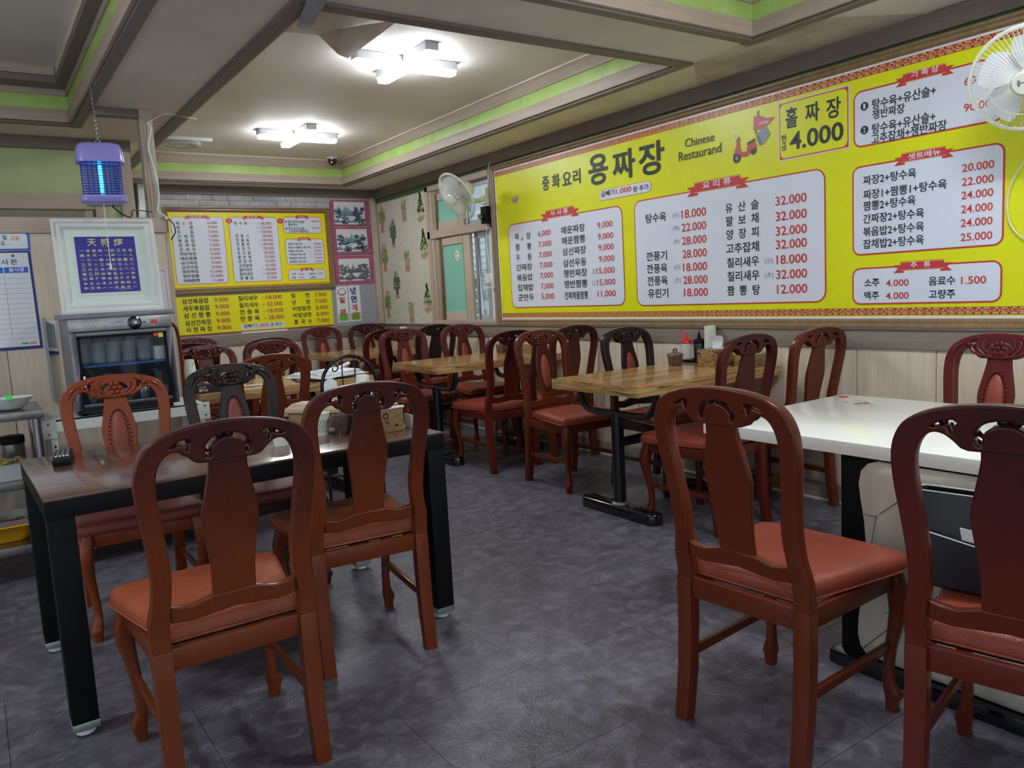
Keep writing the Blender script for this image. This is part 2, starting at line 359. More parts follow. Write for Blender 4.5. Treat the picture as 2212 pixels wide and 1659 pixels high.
T_menu=[('짜',0.269,0.331,1.684,0.055,'k'),('장',0.433,0.493,1.678,0.053,'k'),('짬',0.272,0.332,1.599,0.055,'k'),('뽕',0.435,0.494,1.594,0.054,'k'),('우',0.275,0.326,1.514,0.055,'k'),('동',0.436,0.493,1.51,0.054,'k'),('간짜장',0.268,0.492,1.432,0.055,'k'),('볶음밥',0.271,0.49,1.35,0.055,'k'),('잡채밥',0.275,0.493,1.267,0.056,'k'),('군만두',0.273,0.497,1.186,0.056,'k'),('급',0.356,0.388,1.662,0.025,'k'),('6,000',0.592,0.757,1.678,0.05,'r'),('7,000',0.591,0.759,1.595,0.05,'r'),('7,000',0.592,0.76,1.513,0.05,'r'),('7,000',0.593,0.759,1.431,0.05,'r'),('7,000',0.594,0.761,1.35,0.051,'r'),('7,000',0.596,0.762,1.266,0.051,'r'),('5,000',0.597,0.764,1.185,0.051,'r'),('매운짜장',0.89,1.17,1.679,0.058,'k'),('매운짬뽕',0.893,1.169,1.6,0.059,'k'),('삼선짜장',0.893,1.172,1.518,0.059,'k'),('삼선우동',0.894,1.171,1.432,0.06,'k'),('쟁반짜장',0.894,1.173,1.353,0.06,'k'),('쟁반짬뽕',0.893,1.173,1.272,0.06,'k'),('전복해물짬뽕',0.896,1.173,1.186,0.06,'k'),('9,000',1.309,1.474,1.674,0.049,'r'),('9,000',1.31,1.474,1.594,0.05,'r'),('9,000',1.31,1.475,1.516,0.05,'r'),('9,000',1.312,1.475,1.435,0.05,'r'),('15,000',1.278,1.476,1.352,0.05,'r'),('15,000',1.279,1.477,1.269,0.05,'r'),('11,000',1.281,1.478,1.187,0.051,'r'),('2인',1.232,1.266,1.362,0.018,'g'),('기준',1.23,1.268,1.34,0.018,'g'),('2인',1.226,1.261,1.278,0.018,'g'),('기준',1.225,1.263,1.256,0.018,'g'),('탕수육',1.801,1.989,1.672,0.06,'k'),('(小)',2.044,2.1,1.668,0.04,'g'),('18.000',2.123,2.325,1.667,0.053,'r'),('(中)',2.046,2.1,1.584,0.041,'g'),('22.000',2.121,2.323,1.584,0.051,'r'),('(大)',2.046,2.1,1.502,0.041,'g'),('28.000',2.12,2.323,1.501,0.051,'r'),('깐풍기',1.796,1.985,1.423,0.06,'k'),('28.000',2.121,2.323,1.418,0.052,'r'),('깐풍육',1.796,1.985,1.341,0.061,'k'),('(小)',2.045,2.1,1.339,0.041,'g'),('18.000',2.123,2.322,1.335,0.052,'r'),('깐풍육',1.798,1.985,1.26,0.061,'k'),('(大)',2.047,2.101,1.256,0.041,'g'),('28.000',2.122,2.323,1.254,0.052,'r'),('유린기',1.8,1.987,1.178,0.062,'k'),('18.000',2.125,2.324,1.175,0.052,'r'),('유  산  슬',2.475,2.717,1.664,0.058,'k'),('32.000',2.831,3.031,1.663,0.05,'r'),('팔  보  채',2.475,2.715,1.587,0.059,'k'),('32.000',2.831,3.031,1.578,0.051,'r'),('양  장  피',2.477,2.713,1.508,0.059,'k'),('32.000',2.83,3.031,1.497,0.051,'r'),('고추잡채',2.474,2.714,1.426,0.06,'k'),('32.000',2.829,3.03,1.422,0.051,'r'),('칠리새우',2.478,2.713,1.342,0.059,'k'),('(小)',2.753,2.808,1.336,0.04,'g'),('18.000',2.832,3.03,1.338,0.051,'r'),('칠리새우',2.479,2.714,1.261,0.06,'k'),('(大)',2.753,2.809,1.256,0.04,'g'),('32.000',2.828,3.029,1.256,0.051,'r'),('짬  뽕  탕',2.475,2.715,1.176,0.06,'k'),('12.000',2.832,3.03,1.173,0.051,'r'),('중',0.679,0.764,2.056,0.107,'K'),('화',0.804,0.899,2.056,0.104,'K'),('요',0.932,1.035,2.055,0.098,'K'),('리',1.057,1.143,2.053,0.106,'K'),('용',1.235,1.444,2.067,0.213,'K'),('짜',1.492,1.717,2.06,0.194,'K'),('장',1.753,1.988,2.056,0.21,'K'),('곱빼기',1.363,1.503,1.889,0.04,'k'),('1,000',1.519,1.674,1.886,0.042,'r'),('원 추가',1.689,1.84,1.88,0.038,'k'),('Chinese',2.168,2.402,2.097,0.051,'L'),('Restaurand',2.113,2.454,2.024,0.055,'L'),('식 사 류',0.765,0.981,1.821,0.042,'w'),('요 리 류',2.303,2.52,1.822,0.042,'w'),('신속배달',2.723,2.795,2.106,0.018,'w'),('홀',2.905,2.98,2.096,0.107,'K'),('짜',3.027,3.114,2.098,0.1,'K'),('장',3.153,3.237,2.093,0.103,'K'),('4.000',2.929,3.252,1.97,0.095,'K'),('현',2.875,2.907,1.994,0.04,'k'),('금',2.876,2.907,1.95,0.04,'k'),('❶',3.347,3.385,2.064,0.042,'k'),('탕수육+유산슬+',3.408,3.721,2.062,0.05,'k'),('쟁반짜장',3.408,3.573,2.013,0.046,'k'),('❷',3.347,3.384,1.949,0.042,'k'),('탕수육+유산슬+',3.407,3.719,1.945,0.051,'k'),('고추잡채+쟁반짜장',3.404,3.771,1.896,0.049,'k'),('60.000',3.847,3.985,2.066,0.035,'r'),('90.000',3.846,3.987,1.952,0.036,'r'),('짜장2+탕수육',3.359,3.63,1.701,0.047,'k'),('짜장1+짬뽕1+탕수육',3.359,3.774,1.63,0.047,'k'),('짬뽕2+탕수육',3.359,3.628,1.574,0.048,'k'),('간짜장2+탕수육',3.358,3.669,1.51,0.047,'k'),('볶음밥2+탕수육',3.358,3.669,1.446,0.047,'k'),('잡채밥2+탕수육',3.358,3.669,1.384,0.048,'k'),('20.000',3.842,3.979,1.688,0.036,'r'),('22.000',3.841,3.978,1.626,0.036,'r'),('24.000',3.84,3.977,1.566,0.036,'r'),('24.000',3.839,3.976,1.504,0.036,'r'),('24.000',3.838,3.976,1.442,0.036,'r'),('25.000',3.838,3.976,1.378,0.036,'r'),('소주',3.363,3.445,1.188,0.041,'k'),('4.000',3.479,3.596,1.183,0.034,'r'),('음료수',3.693,3.817,1.184,0.042,'k'),('1.500',3.843,3.953,1.182,0.035,'r'),('맥주',3.363,3.443,1.124,0.042,'k'),('4.000',3.479,3.596,1.12,0.034,'r'),('고량주',3.694,3.817,1.122,0.043,'k'),('가 족 상',3.604,3.732,2.156,0.03,'w'),('셋트메뉴',3.589,3.744,1.78,0.029,'w'),('주   류',3.605,3.7,1.266,0.03,'w')]
T_R={'p1': [0.184,1.565,1.109,1.785],'p2': [1.698,3.136,1.102,1.794],'pill': [1.342,1.858,1.848,1.916],'hall': [2.856,3.284,1.876,2.188],'p3': [3.314,4.012,1.876,2.135],'p4': [3.306,4.014,1.337,1.768],'p5': [3.304,4.011,1.086,1.258],'rib1': [0.639,1.11,1.772,1.848],'rib2': [2.172,2.65,1.77,1.847],'rib3': [3.527,3.8,2.122,2.164],'rib4': [3.52,3.804,1.751,1.798],'rib5': [3.517,3.802,1.235,1.28],'scoot': [2.52,2.798,1.924,2.149],'flag': [2.7,2.83,2.077,2.141],'chef': [0.197,0.466,1.902,2.181]}
T_board=[('짜',1.732,1.766,2.053,0.033,'k'),('장',1.852,1.885,2.053,0.033,'k'),('6,000',2.02,2.11,2.057,0.03,'m'),('짬',1.734,1.767,2.012,0.032,'k'),('뽕',1.853,1.887,2.012,0.033,'k'),('7,000',2.02,2.111,2.015,0.029,'m'),('우',1.735,1.768,1.971,0.033,'k'),('동',1.854,1.888,1.97,0.033,'k'),('7,000',2.021,2.112,1.973,0.029,'m'),('간  짜  장',1.736,1.887,1.93,0.033,'k'),('7,000',2.021,2.113,1.93,0.03,'m'),('볶  음  밥',1.737,1.889,1.888,0.033,'k'),('7,000',2.022,2.114,1.888,0.029,'m'),('잡  채  밥',1.739,1.89,1.847,0.033,'k'),('7,000',2.022,2.115,1.845,0.03,'m'),('군  만  두',1.74,1.891,1.805,0.033,'k'),('5,000',2.022,2.116,1.802,0.029,'m'),('매운짜장',1.741,1.892,1.764,0.032,'k'),('9,000',2.023,2.117,1.76,0.03,'m'),('매운짬뽕',1.742,1.893,1.721,0.033,'k'),('9,000',2.023,2.118,1.718,0.029,'m'),('삼선짜장',1.744,1.895,1.679,0.033,'k'),('9,000',2.024,2.119,1.674,0.03,'m'),('삼선우동',1.745,1.896,1.637,0.033,'k'),('9,000',2.024,2.12,1.632,0.03,'m'),('쟁반짜장',1.746,1.897,1.596,0.033,'k'),('15,000',2.003,2.121,1.59,0.029,'m'),('쟁반짬뽕',1.747,1.898,1.553,0.033,'k'),('15,000',2.004,2.122,1.547,0.03,'m'),('전복해물짬뽕',1.749,1.9,1.511,0.033,'k'),('11,000',2.026,2.123,1.503,0.03,'m'),('급',1.791,1.813,2.051,0.019,'k'),('탕  수  육',2.274,2.402,2.054,0.034,'k'),('18,000',2.535,2.644,2.053,0.03,'m'),('(小)',2.496,2.529,2.052,0.018,'g'),('22,000',2.537,2.645,2.011,0.031,'m'),('(中)',2.498,2.53,2.011,0.019,'g'),('28,000',2.538,2.646,1.97,0.03,'m'),('(大)',2.499,2.532,1.969,0.018,'g'),('깐  풍  기',2.276,2.405,1.93,0.034,'k'),('28,000',2.539,2.647,1.928,0.031,'m'),('깐  풍  육',2.277,2.406,1.888,0.034,'k'),('18,000',2.54,2.648,1.886,0.03,'m'),('(小)',2.501,2.534,1.887,0.018,'g'),('깐  풍  육',2.278,2.407,1.848,0.035,'k'),('28,000',2.541,2.649,1.846,0.031,'m'),('(大)',2.502,2.535,1.845,0.018,'g'),('유  린  기',2.279,2.408,1.806,0.034,'k'),('18,000',2.543,2.65,1.804,0.031,'m'),('유  산  슬',2.28,2.409,1.765,0.034,'k'),('32,000',2.544,2.651,1.762,0.031,'m'),('팔  보  채',2.281,2.41,1.724,0.034,'k'),('32,000',2.545,2.652,1.72,0.03,'m'),('양  장  피',2.282,2.411,1.682,0.034,'k'),('32,000',2.546,2.652,1.678,0.031,'m'),('고추잡채',2.283,2.412,1.64,0.034,'k'),('32,000',2.547,2.653,1.636,0.031,'m'),('칠리새우',2.284,2.413,1.599,0.035,'k'),('18,000',2.549,2.654,1.594,0.031,'m'),('(小)',2.509,2.542,1.596,0.019,'g'),('칠리새우',2.284,2.414,1.557,0.034,'k'),('32,000',2.55,2.655,1.552,0.031,'m'),('(大)',2.51,2.544,1.554,0.019,'g'),('짬  뽕  탕',2.285,2.415,1.515,0.034,'k'),('12,000',2.551,2.656,1.51,0.031,'m'),('❶',2.784,2.807,2.071,0.02,'k'),('탕수육+유산슬+',2.816,2.997,2.072,0.029,'k'),('쟁반짜장',2.818,2.913,2.042,0.027,'k'),('❷',2.786,2.808,2.003,0.021,'k'),('탕수육+유산슬+',2.819,2.998,2.003,0.03,'k'),('고추잡채+쟁반짜장',2.817,3.03,1.974,0.027,'k'),('60,000',3.069,3.153,2.074,0.021,'m'),('90,000',3.071,3.152,2.005,0.021,'m'),('짜장2+탕수육',2.796,2.95,1.846,0.023,'k'),('20,000',3.071,3.152,1.845,0.019,'m'),('짜장1+짬뽕1+탕수육',2.797,3.035,1.81,0.023,'k'),('22,000',3.072,3.152,1.809,0.019,'m'),('짬뽕2+탕수육',2.798,2.951,1.774,0.023,'k'),('24,000',3.073,3.153,1.772,0.02,'m'),('간짜장2+탕수육',2.799,2.975,1.739,0.023,'k'),('24,000',3.074,3.153,1.736,0.019,'m'),('볶음밥2+탕수육',2.8,2.976,1.702,0.023,'k'),('24,000',3.074,3.153,1.699,0.019,'m'),('잡채밥2+탕수육',2.801,2.976,1.666,0.023,'k'),('25,000',3.075,3.154,1.662,0.019,'m'),('소주',2.809,2.854,1.539,0.021,'k'),('4,000',2.874,2.943,1.536,0.019,'m'),('음료수',2.996,3.067,1.536,0.021,'k'),('1,500',3.081,3.145,1.536,0.019,'m'),('맥주',2.81,2.855,1.502,0.021,'k'),('4,000',2.879,2.943,1.5,0.019,'m'),('고량주',2.998,3.067,1.498,0.021,'k'),('식 사 류',1.873,1.972,2.118,0.021,'w'),('요 리 류',2.407,2.509,2.118,0.02,'w'),('가족상',2.928,3.001,2.12,0.015,'w'),('셋트메뉴',2.922,3.02,1.896,0.016,'w'),('주  류',2.93,3.02,1.582,0.015,'w')]
T_lower=[('삼선볶음밥',1.718,1.964,1.316,0.053,'k'),('새우볶음밥',1.72,1.967,1.247,0.054,'k'),('삼 선 짬 뽕',1.722,1.97,1.178,0.053,'k'),('삼선간짜장',1.725,1.97,1.107,0.054,'k'),('사 천 짜 장',1.727,1.971,1.04,0.054,'k'),('9.000',2.017,2.15,1.316,0.04,'m'),('9.000',2.018,2.151,1.248,0.04,'m'),('9.000',2.02,2.151,1.179,0.04,'m'),('9.000',2.021,2.152,1.11,0.04,'m'),('9.000',2.022,2.153,1.041,0.04,'m'),('칠리새우',2.247,2.442,1.317,0.051,'k'),('칠리새우',2.25,2.444,1.248,0.051,'k'),('깐 풍 육',2.249,2.445,1.18,0.051,'k'),('깐 풍 육',2.248,2.444,1.113,0.051,'k'),('(小)',2.478,2.517,1.316,0.025,'g'),('18.000',2.531,2.688,1.316,0.042,'m'),('(大)',2.48,2.518,1.247,0.024,'g'),('32.000',2.532,2.69,1.248,0.042,'m'),('(小)',2.481,2.519,1.178,0.024,'g'),('18.000',2.533,2.691,1.18,0.042,'m'),('(大)',2.483,2.519,1.109,0.025,'g'),('28.000',2.534,2.692,1.112,0.042,'m'),('곱빼기',2.278,2.39,1.039,0.037,'k'),('1.000',2.407,2.531,1.038,0.039,'r'),('원 추가',2.547,2.666,1.037,0.038,'k'),('밀',2.787,2.829,1.319,0.048,'k'),('면',2.938,2.981,1.318,0.049,'k'),('냉',2.788,2.828,1.25,0.048,'k'),('면',2.94,2.98,1.249,0.049,'k'),('비빔밀면',2.791,2.983,1.183,0.048,'k'),('비빔냉면',2.792,2.983,1.115,0.049,'k'),('콩  국  수',2.794,2.987,1.045,0.049,'k'),('7.000',3.039,3.169,1.318,0.041,'m'),('7.000',3.04,3.171,1.25,0.041,'m'),('8.000',3.041,3.173,1.182,0.041,'m'),('8.000',3.042,3.175,1.114,0.041,'m'),('7.000',3.043,3.177,1.045,0.041,'m')]
T_strip=[('밀',3.31,3.37,1.246,0.065,'R'),('면',3.31,3.371,1.114,0.072,'R'),('냉',3.44,3.505,1.336,0.082,'B'),('면',3.443,3.508,1.249,0.075,'B'),('개',3.443,3.508,1.157,0.071,'R'),('시',3.445,3.516,1.068,0.068,'R')]
T_R2={'frame': [1.616,3.269,1.392,2.21],'print': [1.646,3.214,1.45,2.162],'b1': [1.692,2.171,1.478,2.11],'b2': [2.228,2.705,1.481,2.11],'b3': [2.772,3.168,1.957,2.118],'b4': [2.774,3.173,1.641,1.894],'b5': [2.778,3.176,1.481,1.582],'lower': [1.66,3.226,0.988,1.369],'lpill': [2.252,2.694,1.007,1.06],'chefa': [2.13,2.25,2.03,2.149],'lanta': [2.19,2.262,2.055,2.125],'lantb': [2.705,2.772,2.056,2.128],'pic0': [3.284,3.724,2.029,2.3],'pic1': [3.29,3.73,1.724,2.02],'pic2': [3.289,3.724,1.406,1.712],'in0': [3.327,3.677,2.036,2.286],'in1': [3.332,3.684,1.748,1.999],'in2': [3.331,3.686,1.436,1.685],'grey': [3.262,3.733,0.972,1.396],'strip0': [3.279,3.409,1.011,1.392],'strip1': [3.42,3.551,1.011,1.395]}
T_not= [('및',0.209,0.228,1.679,0.027,'k'),('고용',0.241,0.285,1.675,0.024,'o'),('소',0.197,0.217,1.652,0.023,'k'),('시',0.188,0.217,1.55,0.03,'n'),('판',0.231,0.262,1.55,0.03,'n'),('음식명',0.218,0.288,1.508,0.024,'w')]
# ---------------------------------------------------------------- the room
XW, YB, XL, YF = 3.82, 8.08, -3.2, -2.6
SOF, CEI = 2.41, 2.65
fl = struct('floor', 'grout', XL, XW, YF, YB, -.06, -.003)
tm = None; rows = 0
for r in range(-9, 13):
    y0 = 2.08+.4655*(r-0); y1 = y0+.4655
    if y0 > YB or y1 < YF: continue
    off = 1.418 if r % 2 == 0 else 1.418+.485
    for c in range(-6, 4):
        x0 = off+.97*c; x1 = x0+.97
        a0, a1, b0, b1 = max(x0, XL), min(x1, XW), max(y0, YF), min(y1, YB)
        if a1-a0 < .03 or b1-b0 < .03: continue
        g = .0009
        bx('tile', 'floor_vinyl', a0+g, a1-g, b0+g, b1-g, -.02, 0, fl)
# ceiling slabs (soffit level) and the trays
ce = struct('ceiling', 'soffit_paper', 3.34, XW, YF, YB, SOF, 2.95)
for nm, a in (('soffit', (.70, 1.21, YF, YB)), ('soffit', (1.21, 3.34, 7.76, YB)), ('soffit', (1.21, 3.34, 2.62, 3.12)), ('soffit', (1.21, 3.34, YF, -2.0)),
              ('soffit', (XL, .70, 5.63, YB)), ('soffit', (XL, -2.4, YF, 5.63)), ('soffit', (-2.4, .70, YF, -1.6))):
    bx(nm, 'soffit_paper', *a, SOF, 2.95, ce)
bx('tray_ceiling', 'ceiling_paper', 1.21, 3.34, 3.12, 7.76, CEI, 2.9, ce)
bx('tray_ceiling', 'ceiling_paper', 1.21, 3.34, -2.0, 2.62, CEI, 2.9, ce)
bx('tray_ledge', 'trim_dark_x', -2.4, .70, 5.43, 5.63, 2.60, 2.64, ce)
bx('tray_ledge', 'trim_dark_y', .585, .70, -1.6, 5.43, 2.60, 2.64, ce)
bx('tray_ledge', 'trim_dark_y', -2.4, -2.2, -1.6, 5.43, 2.60, 2.64, ce)
bx('tray_ledge', 'trim_dark_x', -2.2, .585, -1.6, -1.4, 2.60, 2.64, ce)
bx('inner_tray_ceiling', 'ceiling_paper', -2.4, .70, -1.6, 5.63, 2.69, 2.9, ce)
tn = [0]
def trim(m, *a, bevel=.002):
    tn[0] += 1; return struct('trim_%d' % tn[0], m, *a, bevel=bevel)
trim('trim_x', -2.2, .585, 5.43, 5.46, 2.635, 2.69); trim('cream_line', .588, .60, -1.4, 5.43, 2.64, 2.69); trim('trim_y', .60, .61, -1.4, 5.43, 2.64, 2.69)
def tray(x0, x1, y0, y1, top=CEI):
    """three bands round the inside of a recess and a flat board round its mouth"""
    for (za, zb, mx, my, d) in ((SOF-.001, 2.481, 'trim_x', 'trim_y', .022), (2.481, 2.562, 'green_paint', 'green_paint', .012), (2.562, top if top == CEI else 2.60, 'trim_x', 'trim_y', .022)):
        trim(my, x1-d, x1, y0, y1, za, zb); trim(my, x0, x0+d, y0, y1, za, zb)
        trim(mx, x0+d, x1-d, y1-d, y1, za, zb); trim(mx, x0+d, x1-d, y0, y0+d, za, zb)
    if top == CEI:
        trim('cream_line', x1-.034, x1-.022, y0+.03, y1-.03, top-.012, top); trim('cream_line', x0+.03, x1-.034, y1-.034, y1-.022, top-.012, top)
    wd = .075; t = SOF-.014
    trim('trim_dark_y', x0-wd, x0, y0-wd, y1+wd, t, SOF-.001); trim('trim_dark_y', x1, x1+wd*.75, y0-wd, y1+wd, t, SOF-.001)
    trim('trim_dark_x', x0, x1, y1, y1+wd*.75, t, SOF-.001); trim('trim_dark_x', x0, x1, y0-wd, y0, t, SOF-.001)
tray(1.245, 3.31, 3.125, 7.73); tray(1.245, 3.31, -2.0, 2.62); tray(-2.4, .665, -1.6, 5.60, 2.60)
# plastic patch strip on the soffit by the right wall
pt = MB(); pt.rings([[(3.345, 2.30, SOF-.0035), (3.80, 2.0, SOF-.0035), (3.80, 3.42, SOF-.0035), (3.37, 3.05, SOF-.0035)], [(3.345, 2.30, SOF-.0005), (3.80, 2.0, SOF-.0005), (3.80, 3.42, SOF-.0005), (3.37, 3.05, SOF-.0005)]])
po = tag(pt.build('ceiling_patch', 'grey_wallpaper', None, smooth=0), 'crinkled pale patch of paper stuck under the ceiling beside the big menu', 'patch')
for i in range(4): MB().tube([(3.42+i*.09, 2.3+.1*i, SOF-.005), (3.40+i*.10, 2.7, SOF-.006), (3.43+i*.10, 3.1+.05*i, SOF-.005)], .0025, 5).build('crease', 'grey_wallpaper', po)
# ---- right wall with its window opening
WY0, WY1, WZ0, WZ1 = 5.735, 6.905, .965, 2.285
wr = struct('wall_right', 'oak_panel', XW, XW+.16, YF, WY0, -.06, 2.95)
bx('wall_section', 'oak_panel', XW, XW+.16, WY1, YB+.16, -.06, 2.95, wr); bx('wall_section', 'oak_panel', XW, XW+.16, WY0, WY1, -.06, WZ0, wr); bx('wall_section', 'oak_panel', XW, XW+.16, WY0, WY1, WZ1, 2.95, wr)
ys = [1.973+.4135*i for i in range(-11, 15)]+[YB]
for a, b in zip(ys[:-1], ys[1:]):
    bx('panel', 'oak_panel', XW-.010, XW+.001, max(a, YF)+.003, min(b, YB)-.003, .10, .852, wr, bevel=.0015)
struct('baseboard_right', 'oak_rail_y', XW-.016, XW, YF, YB, 0, .098, bevel=.003)
b = struct('trim_50', 'oak_rail_y', XW-.022, XW, YF, YB, .852, .958, bevel=.004)
struct('trim_51', 'oak_rail_y', XW-.034, XW, YF, YB, .952, .966, bevel=.003)
struct('trim_52', 'trim_dark_y', XW-.035, XW, YF, YB, 2.315, SOF-.001, bevel=.004); struct('trim_53', 'green_dark', XW-.014, XW, YF, YB, 2.262, 2.318)
bx('baseboard_strip', 'cream_line', XW-.02, XW-.0155, YF, YB, 0, .012, bpy.data.objects['baseboard_right'])
# ---- back wall
wb = struct('wall_back', 'plaster', .9, XW, YB, YB+.16, -.06, 2.95)
xs = [2.412-.413*3+.413*i for i in range(0, 7)]+[XW]
for a, b in zip([.95]+xs[:-1], xs): 
    if b-a > .05: bx('panel', 'oak_panel', a+.003, b-.003, YB-.010, YB+.001, .10, .852, wb, bevel=.0015)
struct('baseboard_back', 'oak_rail_x', .95, XW-.016, YB-.016, YB, 0, .098, bevel=.003)
struct('trim_54', 'oak_rail_x', .95, XW-.02, YB-.022, YB, .852, .965, bevel=.004)
struct('trim_55', 'trim_dark_x', .95, XW-.02, YB-.03, YB, 2.325, SOF-.001, bevel=.004)
st = struct('trim_56', 'trim_z', 3.738, 3.80, YB-.05, YB-.001, .966, 2.33, bevel=.004); bx('moulding', 'trim_z', 3.80, XW-.001, YB-.035, YB-.001, .966, 2.33, st, bevel=.004)
# stone strip above the back board: every stone its own piece
rs = random.Random(3)
zr = [1.80, 1.87, 1.93, 2.0, 2.06, 2.115, 2.165, 2.225, 2.275, 2.325]
for z0, z1 in zip(zr[:-1], zr[1:]):
    x = 1.44+rs.uniform(-.05, 0)
    while x < 3.28:
        wd = rs.uniform(.08, .24); x1 = min(x+wd, 3.285)
        if (z1 > 2.15 or x1 < 1.66) and x1-x > .03:
            d = rs.uniform(.008, .02); bx('stone', 'stone', x+.0012, x1-.0012, YB-d, YB+.001, z0+.001, z1-.001, wb, bevel=.002)
        x = x1
bx('grey_panel', 'grey_box', 1.04, 1.438, YB-.02, YB, 1.80, SOF, wb)
# ---- left side: the partition, the post, the set-back wall
PY = 5.10
pa = struct('partition', 'oak_panel', XL, 1.025, PY, PY+.09, 0, 1.705)
for a, b in ((-3.2, -2.6), (-2.6, -2.0), (-2.0, -1.4), (-1.4, -.9), (-.9, -.36), (-.36, .163), (.163, .62), (.62, 1.03)):
    bx('panel', 'oak_panel', a+.003, b-.003, PY-.012, PY+.001, .1, 1.70, pa, bevel=.002)
bx('top_rail', 'trim_x', XL, 1.04, PY-.022, PY+.10, 1.702, 1.79, pa, bevel=.005)
bx('end_board', 'trim_z', 1.022, 1.052, PY-.012, PY+.10, 0, 1.703, pa, bevel=.003)
bx('foot_board', 'oak_rail_x', XL, 1.03, PY-.025, PY-.01, 0, .1, pa, bevel=.003)
co = struct('column', 'trim_z', .955, 1.025, PY, PY+.085, 1.79, SOF-.001, bevel=.004)
bx('fillet', 'trim_z', .972, .984, PY-.008, PY, 1.79, 2.36, co, bevel=.002)
bx('header', 'trim_dark_x', .72, .955, PY+.005, PY+.075, 2.365, SOF-.001, co, bevel=.004)
sb = struct('wall_left_back', 'green_wall', XL, 1.03, 6.1, 6.22, 0, SOF)

struct('trim_57', 'trim_dark_x', XL, 1.06, 6.05, 6.1, 2.335, SOF-.001, bevel=.004)
struct('trim_58', 'trim_x', XL, .80, 6.06, 6.1, 1.945, 2.04, bevel=.004)
struct('trim_59', 'trim_z', .965, 1.05, 6.05, 6.1, 0, 2.335, bevel=.004); struct('trim_60', 'trim_z', .80, .865, 6.05, 6.1, 0, 2.04, bevel=.004); struct('trim_61', 'trim_z', .735, .785, 6.07, 6.1, 0, 1.94, bevel=.003)
struct('trim_62', 'oak_rail_x', XL, .735, 6.07, 6.1, 1.895, 1.93, bevel=.002); struct('trim_63', 'oak_rail_x', XL, .735, 6.085, 6.1, 1.2, 1.89)
struct('wall_left_return', 'plaster', .95, 1.03, 6.22, YB, 0, SOF)
# openings behind the camera and on the left are assumed, added for fill daylight
wl = struct('wall_left', 'plaster', XL-.16, XL, 3.2, YB, -.06, 2.95)
for a in ((-2.3, 3.2, -.06, .35), (-2.3, 3.2, 2.3, 2.95), (YF, -2.3, -.06, 2.95)): bx('wall_section', 'plaster', XL-.16, XL, *a, wl)
wf = struct('wall_front', 'plaster', XL, -2.9, YF-.16, YF, -.06, 2.95)
for a in ((-2.9, 3.5, -.06, .12), (-2.9, 3.5, 2.35, 2.95), (3.5, XW, -.06, 2.95)): bx('wall_section', 'plaster', a[0], a[1], YF-.16, YF, a[2], a[3], wf)
for x in (-1.3, .3, 1.9): struct('window_%d' % {-1.3: 2, .3: 3, 1.9: 4}[x], 'aluminium', x-.03, x+.03, YF-.1, YF-.04, .12, 2.35)  # bars standing in the assumed front opening
for y in (-.4, 1.4): struct('window_%d' % {-.4: 5, 1.4: 6}[y], 'aluminium', XL-.1, XL-.04, y-.03, y+.03, .35, 2.3)  # bars standing in the added left opening
struct('wall_far_left', 'plaster', XL, .95, 6.22, 6.3, 0, SOF)
